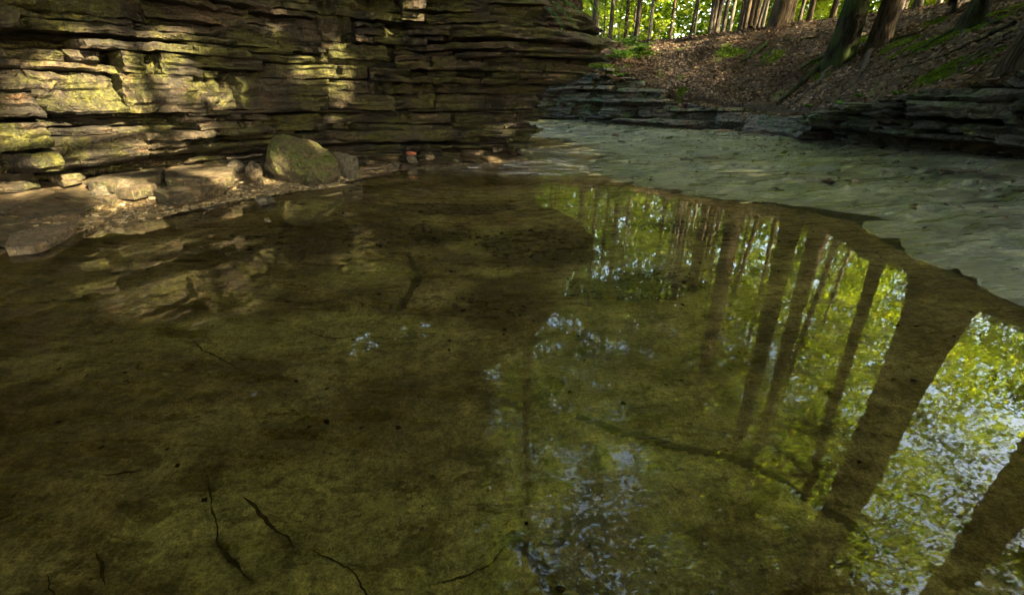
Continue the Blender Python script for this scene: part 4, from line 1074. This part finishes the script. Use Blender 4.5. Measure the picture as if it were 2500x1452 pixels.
def trunk_tube(rng, h, r, lean=(0, 0), sides=14, n=26, flare=0.9, lobes=5, wob=0.02, top=0.06):
    zz_ = h * np.linspace(0, 1, n) ** 1.6; t = zz_ / h
    x = lean[0] * zz_ + wob * h * fbm(t * 3, 0.2, 0, int(rng.integers(1, 999)), 2) * t; y = lean[1] * zz_ + wob * h * fbm(t * 3, 0.7, 0, int(rng.integers(1, 999)), 2) * t
    ph = np.linspace(0, 2 * pi, sides, endpoint=False); off = rng.uniform(0, 6)
    rad = r * ((1 - t) ** 0.8 * (1 - top) + top)
    fl = flare * np.exp(-zz_ / (1.6 * r + 0.05))
    R = rad[:, None] * (1 + fl[:, None] * (0.45 + 0.55 * np.cos(lobes * ph + off)[None, :] * 0.9 + 0.2) + 0.05 * vnoise(ph[None, :] * 2.0, zz_[:, None] * 1.5, 0, 5))
    zz_[0] = -0.35 - 0.4 * r
    V = np.stack([x[:, None] + R * np.cos(ph), y[:, None] + R * np.sin(ph), zz_[:, None] * np.ones_like(ph)[None]], -1).reshape(-1, 3)
    i = np.arange(n * sides).reshape(n, sides); j = np.roll(i, -1, 1)
    return V, np.stack([i[:-1], j[:-1], j[1:], i[1:]], -1).reshape(-1, 4), (lambda z: (np.interp(z, zz_, x), np.interp(z, zz_, y)))

def foliage(rng, cents, n, spread, flatz, size, mat, name, keepfn=None, flat=0.55, loc=(0, 0, 0)):
    c = cents[rng.integers(0, len(cents), n)]
    p = c + rng.normal(size=(n, 3)) * np.array([spread, spread, spread * flatz])
    tint = np.clip(0.5 + 0.25 * rng.normal(size=n) + 0.3 * fbm(p[:, 0] * 0.5, p[:, 1] * 0.5, p[:, 2] * 0.5, 7, 2), 0, 1)
    if keepfn is not None:
        k = keepfn(p + np.array(loc)); p, tint = p[k], tint[k]
    return leaf_mesh(name, p, size * rng.uniform(0.7, 1.2, len(p)), mat, rng, flat, None, tint)

decid = lambda f: 0.35 + 0.65 * math.sin(pi * min(1, 0.25 + 0.75 * f)) if f < 0.97 else 0.4
conif = lambda f: 1.05 - 0.85 * f

def kit(seed, h, r, cb, cr, nlimb, nleaf, size, mat, barkm, prof=decid, spread=0.4, flatz=0.4, rise=(0.1, 0.6), droop=0.0, lean=(0, 0), twigs=5, sides=14, flare=0.9, keepfn=None, loc=(0, 0, 0), flat=0.55):
    """meshes of one tree: trunk, limbs, crown"""
    rng = np.random.default_rng(seed)
    tv, tf, cen = trunk_tube(rng, h, r, lean, sides, flare=flare)
    tub, cents = limb_set(rng, h, r, cb, cr, nlimb, prof, rise, droop, twigs)
    for v, f in tub:
        z0 = np.clip(v[:, 2], 0, h); cx_, cy_ = cen(z0); v[:, 0] += cx_; v[:, 1] += cy_
    cx_, cy_ = cen(np.clip(cents[:, 2], 0, h)); cents[:, 0] += cx_; cents[:, 1] += cy_
    if keepfn is not None:
        cnt = np.array([len(q[0]) for q in tub]); kp = keepfn(np.vstack([q[0] for q in tub]) + np.array(loc)).astype(float)
        fr_ = np.add.reduceat(kp, np.concatenate([[0], np.cumsum(cnt)[:-1]])) / cnt
        tub = [q for q, f_ in zip(tub, fr_) if f_ > 0.6]
    tm = mesh_np('trunk', tv, tf, barkm, True)
    lm = clean(mesh_np('limbs', *join(tub), barkm, True))
    cm = foliage(rng, cents, nleaf, spread, flatz, size, mat, 'crown', keepfn, flat, loc)
    return tm, lm, cm

def plant_tree(name, kitm, loc, label, cat='tree', group=None, rot=0.0, sc=1.0, crown=True):
    e_ = thing(name, label, cat, loc, group); e_.rotation_euler = (0, 0, rot); e_.scale = (sc, sc, sc)
    obj('trunk', kitm[0], e_); 
    if crown:
        obj('limbs', kitm[1], e_); obj('crown', kitm[2], e_)
    return e_

def gpos(px, py, Y, dz=0.0):
    p = at_y(px, py, Y); return (float(p[0]), float(Y), g1(p[0], Y) + dz)

# -- far trees of the wood behind the bank (photo x at the foot, depth)
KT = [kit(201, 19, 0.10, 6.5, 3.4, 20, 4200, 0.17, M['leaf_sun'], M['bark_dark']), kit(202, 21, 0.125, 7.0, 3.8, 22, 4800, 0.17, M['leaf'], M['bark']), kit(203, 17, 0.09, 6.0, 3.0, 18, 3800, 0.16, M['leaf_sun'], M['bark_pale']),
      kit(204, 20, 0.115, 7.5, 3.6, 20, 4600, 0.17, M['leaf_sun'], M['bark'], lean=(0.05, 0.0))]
far_trees = [
    (1489, 100, 19.5, 0, 'slim pale-footed tree at the cliff corner edge of the wood', 0.8), (1527, 80, 29, 1, 'slanting brown tree far back in the wood near the cliff corner', 0.9), (1545, 85, 33, 0, 'thin upright tree far back, right of the slanting one', 0.8),
    (1583, 112, 21, 2, 'slim dark tree standing in the sunlit leaf strip', 0.75), (1762, 92, 22.5, 0, 'left one of two close straight trunks behind the bank crest', 0.9), (1778, 90, 23.5, 2, 'right one of two close straight trunks behind the bank crest', 0.9),
    (1800, 88, 25, 0, 'slender dark tree between two pairs of trunks on the crest', 0.7), (1815, 86, 22.5, 3, 'left trunk of the leaning pair on the crest', 0.85), (1825, 85, 22.8, 1, 'right trunk of the leaning pair on the crest', 0.9),
    (1862, 60, 27, 2, 'pale trunk in the wood just left of the big twin tree', 1.0), (1950, 56, 26, 0, 'dark tree just right of the big twin tree', 0.9), (1972, 64, 21, 3, 'dark leaning tree in front of the fallen log', 0.95),
    (2025, 62, 21, 3, 'dark forked tree left of the mossy double trunk', 1.0), (2228, 28, 23, 0, 'slender dark tree on the hazy crest right of the double trunk', 0.8), (2285, 30, 21, 2, 'grey tree on the hazy crest left of the broken log', 1.1), (1640, 60, 36, 1, 'brown trunk deep in the wood above the leaf strip', 1.0)]
for px, py, Y, k, lb, sc_ in far_trees:
    plant_tree('forest_tree', KT[k], gpos(px, py, Y), lb, group='trees of the wood beyond the bank', rot=random.uniform(0, 6.2), sc=sc_)
# taller trees deeper in the wood, whose crowns fill the reflection
KB = [kit(206, 22, 0.13, 5.0, 5.0, 32, 8000, 0.2, M['leaf_sun'], M['bark_dark'], twigs=6), kit(207, 24, 0.14, 5.5, 5.4, 34, 8500, 0.2, M['leaf_sun'], M['bark'], twigs=6)]
for k, (x, y, sc_) in enumerate([(13.5, 17, 0.95), (17, 15, 0.9), (16, 21, 1.0), (21, 19, 1.0), (11, 24, 1.0), (6.5, 26, 1.0), (2.5, 27, 1.0), (-2, 26, 0.95), (20, 26, 1.1), (14, 29, 1.1), (8, 32, 1.1), (26, 24, 1.1), (1, 34, 1.1), (24, 15, 0.85), (28, 31, 1.2), (18, 36, 1.2), (-1.6, 12.3, 0.95), (0.2, 20.3, 1.0), (3.4, 20.8, 0.9), (-3.2, 17.5, 1.0)]):
    plant_tree('forest_tree', KB[k % 2], (x, y, g1(x, y) - 0.2), 'tall leafy tree deep in the wood behind the bank', group='tall trees deep in the wood', rot=k * 1.7, sc=sc_)
# triple-stemmed tree
TR = [kit(211, 15, 0.12, 6, 2.6, 14, 2600, 0.16, M['leaf_sun'], M['bark_dark'], lean=(0.06, 0.0)), kit(212, 14, 0.08, 6, 2.4, 12, 2200, 0.16, M['leaf_sun'], M['bark_pale'], lean=(0.01, 0.01)), kit(213, 13, 0.075, 6, 2.2, 12, 2000, 0.16, M['leaf'], M['bark_dark'], lean=(-0.04, 0.0))]
p = gpos(1737, 98, 20)
e_ = thing('forest_tree', 'three-stemmed tree on the bank crest with roots spreading over leaves', 'tree', p)
for m_, dx in zip(TR, (0.07, -0.02, -0.12)):
    for nm, mm_ in zip(('trunk', 'limbs', 'crown'), m_):
        o = obj(nm, mm_, e_); o.location = (dx, 0.03 * (dx > 0), 0)
# saplings
SAP = [kit(221, 7.5, 0.045, 1.2, 1.7, 16, 1500, 0.12, M['leaf_sun'], M['bark_dark'], spread=0.22, flatz=0.35, flare=0.3, sides=8, lean=(0.04, 0)), kit(222, 9, 0.055, 2.0, 2.1, 18, 2000, 0.12, M['leaf_sun'], M['bark_dark'], spread=0.25, flatz=0.3, flare=0.3, sides=8),
       kit(223, 6, 0.04, 0.6, 1.8, 16, 1700, 0.12, M['leaf'], M['bark_dark'], spread=0.25, flatz=0.3, flare=0.3, sides=8)]
plant_tree('sapling', kit(225, 9, 0.05, 4.6, 1.2, 12, 700, 0.11, M['leaf_sun'], M['bark_dark'], spread=0.2, flare=0.6, sides=8, lean=(0.05, 0)), gpos(1680, 116, 18.5), 'thin dark bare-stemmed sapling on the brink of the leafy slope', 'sapling')
plant_tree('sapling', kit(226, 9, 0.055, 4.6, 1.2, 12, 700, 0.11, M['leaf_sun'], M['bark_dark'], spread=0.2, flare=0.4, sides=8, lean=(0.09, 0)), gpos(1845, 88, 18.5), 'thin dark leaning sapling just left of the big twin tree', 'sapling')
rs = random.Random(5)
k = 0
for i in range(34):
    Y = rs.uniform(23, 44); X = rs.uniform(0.05, 0.98) * Y * 1.0 if i % 5 else rs.uniform(-0.15, 0.15) * Y
    plant_tree('sapling', SAP[i % 3], (X, Y, g1(X, Y) - 0.1), 'leafy yellow-green sapling in the understorey of the wood', 'sapling', 'understorey saplings', rs.uniform(0, 6), rs.uniform(0.8, 1.25))

# -- the big trees on the bank
def big_pair(name, label, spec, loc):
    e_ = thing(name, label, 'tree', loc)
    for m_, dx, dy, dz in spec:
        for nm, mm_ in zip(('trunk', 'limbs', 'crown'), m_):
            o = obj(nm, mm_, e_); o.location = (dx, dy, dz)
    return e_
p1 = gpos(1885, 125, 17.0)
T1 = big_pair('twin_tree', 'big twin-trunked brown tree on the leafy slope left of centre right', [(kit(231, 22, 0.28, 8, 5.4, 30, 6500, 0.18, M['leaf_sun'], M['bark'], lean=(0.03, 0.0), sides=20, flare=0.28), 0, 0, -0.05), (kit(232, 21, 0.26, 8, 5.2, 28, 6000, 0.18, M['leaf_sun'], M['bark'], lean=(0.035, 0.02), sides=20, flare=0.28), 0.55, 0.75, 0.15)], p1)
T1['label'] = 'big twin-trunked brown tree on the leafy slope with a mossy foot'
p2 = gpos(2083, 140, 12.6)
T2 = big_pair('double_tree', 'double tree on the slope, one trunk dark and mossy, one brown', [(kit(233, 22, 0.29, 8, 5.8, 32, 7000, 0.18, M['leaf_sun'], M['bark_moss'], lean=(0.05, 0.0), sides=20, flare=0.3), -0.18, 0.3, 0.0), (kit(234, 21, 0.235, 8, 5.2, 30, 6000, 0.18, M['leaf_sun'], M['bark'], lean=(0.06, 0.02), sides=20, flare=0.3), 0.5, 0.0, 0.0)], p2)
p3 = gpos(2375, 50, 10.6)
T3 = plant_tree('slope_tree', kit(235, 18, 0.16, 8, 4.4, 26, 5000, 0.18, M['leaf_sun'], M['bark_moss'], lean=(0.07, 0), sides=16, flare=0.6), p3, 'grey mossy-footed tree high on the right slope by the broken log')
# trees just outside the frame on the right that the pool reflects
TD = plant_tree('slope_tree', kit(236, 21, 0.36, 7.0, 6.5, 40, 13000, 0.17, M['leaf_sun'], M['bark'], sides=20, flare=0.6), (7.05, 6.25, g1(7.05, 6.25) - 0.1), 'thick tree above the dark ledge, seen only as a broad reflection')
TE = plant_tree('slope_tree', kit(237, 20, 0.30, 7.0, 6.5, 40, 13000, 0.17, M['leaf_sun'], M['bark'], sides=20, flare=0.6), (8.6, 5.1, g1(8.6, 5.1) - 0.1), 'tree right of the frame, reflected in the lower right corner of the pool')

def root_line(parent, pts_px, r0, seed, mat, zoff=0.0):
    P = np.array([hit(px, py, 0.0) for px, py in pts_px]); n = 22
    tt = np.linspace(0, len(P) - 1, n); L = np.stack([np.interp(tt, np.arange(len(P)), P[:, c]) for c in range(3)], 1)
    L[:, :2] += 0.05 * np.stack([fbm(tt * 1.7, 0.3, 0, seed, 2), fbm(tt * 1.7, 0.9, 0, seed + 1, 2)], 1)
    L[:, 2] = ground(L[:, 0], L[:, 1]) + r0 * 0.35 + zoff + 0.03 * fbm(tt * 2, 0.1, 0, seed + 2, 2)
    v, f = tube(L, np.linspace(r0, r0 * 0.25, n), 8, seed, 0.35)
    tk = [c for c in parent.children if c.name.startswith('trunk')][0]
    o = obj('root', clean(mesh_np('root', v, f, mat, True)), tk)
    o.matrix_parent_inverse = __import__('mathutils').Matrix.Translation(parent.location + tk.location).inverted()
for k, (par, pts, r0, mt) in enumerate([
        (T2, [(2060, 115), (2010, 165), (1960, 205), (1900, 260)], 0.14, 'bark_moss'), (T2, [(2070, 130), (2030, 170), (1990, 210), (1920, 275)], 0.10, 'bark_dark'), (T2, [(2130, 120), (2110, 165), (2080, 210), (2040, 250)], 0.08, 'bark_dark'),
        (T2, [(2150, 105), (2200, 95), (2260, 75)], 0.07, 'bark_moss'), (T2, [(2050, 120), (1990, 150), (1950, 180)], 0.08, 'bark_moss'), (T1, [(1870, 115), (1840, 135), (1800, 160)], 0.10, 'bark_moss'), (T1, [(1890, 125), (1870, 150), (1850, 165)], 0.08, 'bark_moss'),
        (T1, [(1920, 100), (1960, 100), (1990, 95)], 0.06, 'bark_moss'), (T3, [(2380, 50), (2300, 95), (2230, 130), (2180, 160)], 0.07, 'bark_moss'), (T3, [(2390, 50), (2440, 60), (2490, 40)], 0.06, 'bark_moss'), (T3, [(2370, 55), (2330, 110), (2240, 150), (2120, 195)], 0.045, 'bark_dark'),
        (TD, [(2495, 75), (2440, 110), (2390, 130), (2340, 165), (2310, 200)], 0.06, 'bark_dark'), (TD, [(2495, 95), (2430, 125), (2390, 145), (2330, 185)], 0.045, 'bark_dark'), (TD, [(2480, 60), (2400, 100), (2300, 140), (2200, 170)], 0.05, 'bark_moss'),
        (TD, [(2420, 130), (2400, 150), (2395, 185), (2385, 225)], 0.02, 'bark_dark'), (TD, [(2390, 145), (2350, 165), (2320, 190), (2300, 225)], 0.03, 'bark_dark')]):
    root_line(par, pts, r0, 300 + k, M[mt])

# fallen logs
def log(px0, px1, Y0, Y1, r, seed, label, dz=0.0):
    a = gpos(px0[0], px0[1], Y0); b = gpos(px1[0], px1[1], Y1)
    L = wobble_line(a, b, 14, 0.02, seed); L[:, 2] = ground(L[:, 0], L[:, 1]) + r * 0.7 + dz
    return obj('fallen_log', clean(mesh_np('fallen_log', *tube(L, np.linspace(r, r * 0.8, 14), 10, seed, 0.2), M['bark'], True)), None, label, 'log')
log((1835, 70), (1880, 62), 20.5, 20.8, 0.2, 401, 'brown fallen log behind the left of the twin tree')
log((1935, 62), (2062, 55), 20.5, 18.5, 0.2, 402, 'long fallen log lying along the crest between the big trees')
q0, q1 = at_y(2326, 4, 12.0), at_y(2375, -8, 12.4)
L = wobble_line(q0, q1, 8, 0.03, 5)
bl = obj('fallen_log', clean(mesh_np('fallen_log', *tube(L, np.linspace(0.09, 0.12, 8), 9, 6, 0.3), M['bark_dark'], True)), None, 'broken dark log propped up on the crest beside a pale rock', 'log')
q2 = at_y(2337, 12, 12.1)
obj('stub', clean(mesh_np('stub', *tube(wobble_line(q0 + np.array([0.1, 0, 0]), (q2[0], q2[1], g1(q2[0], q2[1]) - 0.1), 6, 0.05, 8), np.linspace(0.09, 0.07, 6), 8, 6, 0.3), M['bark_dark'], True)), bl)
q3 = at_y(2358, 8, 12.8)
obj('pale_rock', rock_mesh('pale_rock', (0.5, 0.4, 0.5), 77, simple('pale_rock', [(0.3, (0.2, 0.2, 0.17)), (0.7, (0.32, 0.32, 0.28))], 5)), None, 'pale grey rock under the broken log on the crest', 'rock', loc=(q3[0], q3[1], g1(q3[0], q3[1]) + 0.2))

# slim tree rooted on the cliff corner
cj_ = int(np.argmin(np.abs(ss_ - (s_corner - 0.1)))); cp = CAPV[9, cj_]
plant_tree('corner_tree', kit(245, 18, 0.11, 6.0, 5.5, 40, 13000, 0.18, M['leaf_sun'], M['bark_dark'], lean=(0.01, -0.02), flare=0.6, twigs=6), (float(cp[0]), float(cp[1]), float(cp[2]) - 0.1), 'slim dark tree rooted on top of the overhanging cliff corner')
# -- hemlocks above the left cliff, dark, hanging over the pool
HK = [kit(241, 17, 0.2, 1.2, 3.6, 44, 12000, 0.2, M['hemlock'], M['bark_dark'], conif, 0.3, 0.25, (-0.05, 0.2), 0.18, twigs=6), kit(242, 20, 0.24, 1.5, 4.0, 46, 13000, 0.2, M['hemlock'], M['bark_dark'], conif, 0.32, 0.25, (-0.05, 0.2), 0.2, twigs=6)]
for k, (x, y, sc_) in enumerate([(-6.8, 5.6, 1.0), (-5.2, 7.6, 1.05), (-3.4, 9.8, 1.0), (-8.5, 2.0, 1.1), (-7.6, 9.5, 1.1), (-3.5, 13.0, 1.0), (-10.5, 6, 1.1), (-9.5, -2.5, 1.1), (-6.8, 14.5, 1.0), (-8.2, 4.2, 1.0), (-6.6, 7.4, 1.0), (-4.8, 10.2, 1.05), (-8.8, 0.2, 1.0), (-9.5, 8.0, 1.1), (-5.9, 9.2, 1.0), (-7.4, 8.4, 1.05), (-9.4, 5.6, 1.1), (-10.4, 7.2, 1.15)]):
    plant_tree('hemlock_tree', HK[k % 2], (x, y, g1(x, y) - 0.2), 'dark hemlock standing on top of the left cliff', 'tree', 'hemlocks above the left cliff', k * 1.3, sc_)

# -- unseen trees added to shade the pool, with gaps cut for sunlit cliff spots
LIT = [(60, 100, 75, 22, 0), (250, 115, 150, 40, 0), (420, 90, 60, 25, 0), (420, 140, 110, 40, 0), (90, 195, 110, 60, 0), (230, 210, 110, 60, 0), (400, 225, 150, 45, 0), (120, 255, 140, 25, 0), (540, 240, 50, 40, 0), (230, 300, 190, 40, 0), (430, 310, 140, 45, 0),
       (60, 330, 80, 60, 0), (200, 370, 220, 40, 0), (430, 365, 130, 35, 0), (120, 410, 150, 25, 0), (40, 450, 90, 25, 0), (200, 430, 120, 30, 0), (330, 470, 90, 45, 0), (460, 460, 70, 25, 0),
       (960, 20, 60, 45, 0), (930, 65, 65, 28, 0), (860, 100, 75, 18, 0.0), (800, 190, 115, 42, 0), (850, 170, 60, 25, 0), (625, 245, 55, 40, 0), (850, 265, 60, 22, 0), (715, 395, 70, 45, 0), (1305, 285, 26, 40, 0), (1290, 340, 22, 40, 0), (1130, 205, 25, 15, 0),
       (760, 420, 30, 15, 0), (530, 420, 70, 25, 0), (1020, 60, 45, 30, 0), (680, 60, 40, 18, 0), (1350, 250, 30, 25, 0)]
def lit_px(px, py):
    m = np.zeros_like(px)
    for cx_, cy_, a, b, _ in LIT:
        m = np.maximum(m, 1.25 - np.sqrt(((px - cx_) / a) ** 2 + ((py - cy_) / b) ** 2))
    return m
WALLS = [((-6.3, 2.1), (-3.75, 6.4)), ((-3.75, 6.4), (-2.7, 7.75)), ((-2.7, 7.4), (0.9, 8.35))]
def sun_gap(P):
    """True for leaves to keep; leaves in front of a sunlit spot of the cliff are left out (a gap in the canopy)"""
    keep = np.ones(len(P), bool)
    for k, (a, b) in enumerate(WALLS):
        t_ = np.array([b[0] - a[0], b[1] - a[1]]); Ls = np.linalg.norm(t_); t_ /= Ls; n_ = np.array([t_[1], -t_[0]])
        oset = 0.05 if k == 0 else (0.1 if k == 1 else 0.25)
        dn = (P[:, 0] - a[0]) * n_[0] + (P[:, 1] - a[1]) * n_[1] - oset; sn = SUN[0] * n_[0] + SUN[1] * n_[1]
        tt = dn / sn; H = P - tt[:, None] * SUN[None, :]
        s = (H[:, 0] - a[0]) * t_[0] + (H[:, 1] - a[1]) * t_[1]
        low = H[:, 2] < 0.32
        t2 = (P[:, 2] - 0.28) / SUN[2]; G = P - t2[:, None] * SUN[None, :]
        onap = low & (sdist(G[:, 0], G[:, 1], LSHORE)[0] > -0.1)
        Hh = np.where(onap[:, None], G, H)
        ok = (s > -0.3) & (s < Ls + 0.3) & (Hh[:, 2] > 0.2) & (Hh[:, 2] < 3.2) & (~low | onap)
        px, py = to_px(Hh)
        v = lit_px(px, py) + 0.45 * fbm(Hh[:, 0] * 2.2 + Hh[:, 1] * 2.2, Hh[:, 2] * 2.6, 0, 66, 3)
        keep &= ~(ok & (v > 0.27))
    return keep
for k, (x, y, h_, cr_) in enumerate([(11.5, -1.2, 16, 4.2), (14.5, -4.8, 18, 4.6), (11.0, -6.0, 17, 4.4), (16.5, -1.2, 20, 4.8), (18.5, -7.0, 21, 5.0), (9.6, -3.2, 12, 3.6), (20.5, -3.2, 21, 5.0), (14.2, 1.4, 17, 4.4), (18.5, 0.9, 20, 4.8)]):
    loc = (x, y, g1(x, y) - 0.2)
    plant_tree('added_shade_tree', kit(251 + k, h_, 0.28, 2.6, cr_, 40, 15000, 0.24, M['leaf'], M['bark'], decid, 0.5, 0.5, twigs=6, keepfn=sun_gap, loc=loc), loc, 'unseen leafy tree added behind the viewpoint, gaps cut to let sun onto the cliff', 'tree', 'unseen trees added behind the viewpoint')
SK = [kit(261, 19, 0.28, 3.0, 4.8, 34, 9000, 0.26, M['leaf'], M['bark'], decid, 0.5, 0.5, twigs=6), kit(262, 21, 0.3, 4.0, 5.0, 34, 9000, 0.26, M['leaf'], M['bark'], decid, 0.5, 0.5, twigs=6)]  # dense trees added out of frame to keep sun and sky off the creek
for k, (x, y, sc_) in enumerate([(20.5, 3.0, 0.72), (23.5, 6.0, 0.72), (24.5, 1.0, 0.75), (17.5, 3.6, 0.66), (27.5, 8.5, 0.75), (28, 3.5, 0.75), (7, -11, 1.0), (-4.5, -9, 1.0), (12, -13, 1.0), (-5.5, 10.5, 1.0), (-9, 6.5, 1.05), (-7.5, 1.2, 0.95), (16, 7, 0.6), (-7.5, -3.5, 0.95)]):
    plant_tree('added_shade_tree', SK[k % 2], (x, y, g1(x, y) - 0.3), 'leafy tree added outside the frame to shade the creek', 'tree', 'shade trees added outside the frame', k * 1.1, sc_)

# unseen broad crowns added over the near pool to cut its sky light
OV = kit(271, 17, 0.34, 8.0, 8.0, 46, 17000, 0.27, M['leaf'], M['bark'], decid, 0.6, 0.45, (0.0, 0.35), twigs=7)
for k, (x, y, seed_) in enumerate([(6.2, -3.4, 273), (8.8, 0.6, 274)]):
    loc = (x, y, g1(x, y) - 0.3)
    plant_tree('added_shade_tree', kit(seed_, 17, 0.34, 8.0, 8.0, 46, 17000, 0.27, M['leaf'], M['bark'], decid, 0.6, 0.45, (0.0, 0.35), twigs=7, keepfn=sun_gap, loc=loc), loc, 'unseen broad-crowned tree added outside the frame to dim the creek', 'tree', 'unseen broad trees added over the creek')
for k, (x, y, sc_) in enumerate([(-6.9, 1.0, 0.9), (-1.8, -5.6, 1.0), (-6.4, 5.2, 0.9), (2.5, -9.5, 1.0)]):
    plant_tree('added_shade_tree', OV, (x, y, g1(x, y) - 0.3), 'unseen broad-crowned tree added outside the frame to dim the creek', 'tree', 'unseen broad trees added over the creek', k * 1.9, sc_)

# -- far-off wood as one mass
rw = np.random.default_rng(71)
n = 300000
az = rw.uniform(-0.35, 1.1, n); D = rw.uniform(40, 70, n); zc = 2.0 + 19 * rw.random(n) ** 1.35
wp = np.stack([D * np.sin(az), D * np.cos(az), zc], 1)
cl = fbm(wp[:, 0] * 0.28, wp[:, 1] * 0.28, wp[:, 2] * 0.4, 72, 3); wp = wp[cl > -0.12]; cl = cl[cl > -0.12]
obj('distant_wood', leaf_mesh('distant_wood', wp, rw.uniform(0.32, 0.52, len(wp)), M['leaf_far'], rw, 0.8, None, np.clip(0.5 + 1.5 * cl + 0.2 * rw.normal(size=len(wp)), 0, 1)), None, 'bright green mass of leaves filling the far wood', 'foliage', kind='stuff')

# ------------------------------------------------------------------ small plants
def spray(name, base, tipdir, length, width, nper, leaf, mat, seed, parent=None, **kw):
    """flat fan of needle leaflets on a drooping twig"""
    rng = np.random.default_rng(seed); d = np.array(tipdir, float); d /= np.linalg.norm(d); side = np.cross(d, [0, 0, 1.0]); side /= np.linalg.norm(side)
    pos, yaw = [], []
    for t_ in np.linspace(0.05, 1, nper):
        c = np.array(base) + d * length * t_ + np.array([0, 0, -0.25 * length * t_ ** 2]); wd = width * (1 - t_ * 0.85)
        for sgn in (-1, 1):
            m = max(2, int(wd / (leaf * 0.35)))
            for u in np.linspace(0.05, 1, m):
                pos.append(c + side * sgn * u * wd + d * u * wd * 0.6 + np.array([0, 0, -0.2 * wd * u * u]) + rng.normal(size=3) * leaf * 0.15); yaw.append(math.atan2((side * sgn + d)[1], (side * sgn + d)[0]) + rng.uniform(-0.7, 0.7))
    return leaf_mesh(name, np.array(pos), leaf * rng.uniform(0.8, 1.2, len(pos)), mat, rng, 0.25, None, None, yaw=np.array(yaw))
p = at_y(1345, 5, 7.6)
hb = thing('hemlock_branch', 'pale green hemlock sprays hanging over the cliff corner', 'branch', tuple(p))
for k, (d, l, o_) in enumerate([((0.8, -0.1, -0.45), 0.45, (0, 0, 0.02)), ((0.55, -0.3, -0.6), 0.38, (-0.03, 0, -0.06)), ((0.9, -0.2, -0.2), 0.38, (0.08, 0, 0.04))]):
    obj('spray', spray('spray', o_, d, l, 0.16, 16, 0.035, M['hemlock_pale'], 500 + k), hb)
tw = tube(wobble_line((-0.5, 0.5, 0.25), (0.05, 0, 0.0), 8, 0.05, 3), np.linspace(0.014, 0.005, 8), 5)
obj('twig', clean(mesh_np('twig', *tw, M['bark_dark'], True)), hb)
p = at_y(1425, 0, 8.4)
hb2 = thing('hemlock_branch', 'darker hemlock spray beside the cliff corner top', 'branch', tuple(p))
for k, (d, l, o_) in enumerate([((0.6, -0.2, -0.6), 0.5, (0, 0, 0.1)), ((0.85, -0.2, -0.3), 0.4, (0.05, 0, 0.1))]):
    obj('spray', spray('spray', o_, d, l, 0.16, 16, 0.035, M['fern'], 520 + k), hb2)
def bush(name, px, py, Y, n, r, mat, label, seed, leaf=0.05, hgt=0.5, cat='plant', loc=None):
    b = np.array(gpos(px, py, Y)) if loc is None else np.array(loc)
    e_ = thing(name, label, cat, tuple(b)); rng = np.random.default_rng(seed)
    for k in range(n):
        a = k * 2.4 + rng.uniform(-0.3, 0.3)
        obj('frond', spray('frond', (0.1 * r * cos(a), 0.1 * r * sin(a), hgt * rng.uniform(0.1, 0.6)), (cos(a), sin(a), rng.uniform(0.1, 0.8)), r * rng.uniform(0.7, 1.1), r * 0.35, 12, leaf, mat, seed + k), e_)
    return e_
for k, (ds_, row, lb) in enumerate([(-2.3, 2, 'dark drooping hemlock shoots on the cliff top left of the corner'), (-1.5, 5, 'dark hemlock shoots among dead leaves above the overhang'), (-0.9, 2, 'low dark hemlock shoots hanging over the cliff lip'), (-0.35, 6, 'dark bushy hemlock shoots behind the cliff corner lip'), (0.1, 2, 'dark hemlock shoots at the tip of the cliff corner'), (0.5, 5, 'dark hemlock shoots on the back side of the cliff corner')]):
    c_ = CAPV[row, int(np.argmin(np.abs(ss_ - (s_corner + ds_))))]
    bush('hemlock_shoot', 0, 0, 0, 9, 0.42, M['hemlock'], lb, 640 + k * 13, 0.05, 0.35, 'shrub', loc=c_)
h1 = hit(1545, 135)
bush('hemlock_seedling', 0, 0, 0, 14, 0.75, M['fern'], 'feathery green hemlock seedling on the far outcrop brink', 601, 0.08, 0.7, 'shrub', loc=h1)
h2 = hit(1515, 150); bush('hemlock_seedling', 0, 0, 0, 10, 0.55, M['fern'], 'lower feathery hemlock seedling spilling over the far outcrop', 602, 0.07, 0.5, 'shrub', loc=h2)
h3 = hit(1510, 195); bush('fern', 0, 0, 0, 7, 0.4, M['fern'], 'small fern rooted in the dark gap of the far outcrop', 603, 0.06, 0.3, 'fern', loc=h3)
for k, (px, py, lb) in enumerate([(2100, 238, 'small leafy green plant on the litter above the ledge left end'), (2195, 235, 'tiny plant with round leaves above the middle of the dark ledge'), (2052, 255, 'small bright plant at the left tip of the ledge'), (1975, 262, 'small plant low in the leaf litter')]):
    bush('seedling', 0, 0, 0, 5, 0.14, M['fern'], lb, 610 + k * 11, 0.05, 0.08, 'plant', loc=hit(px, py))
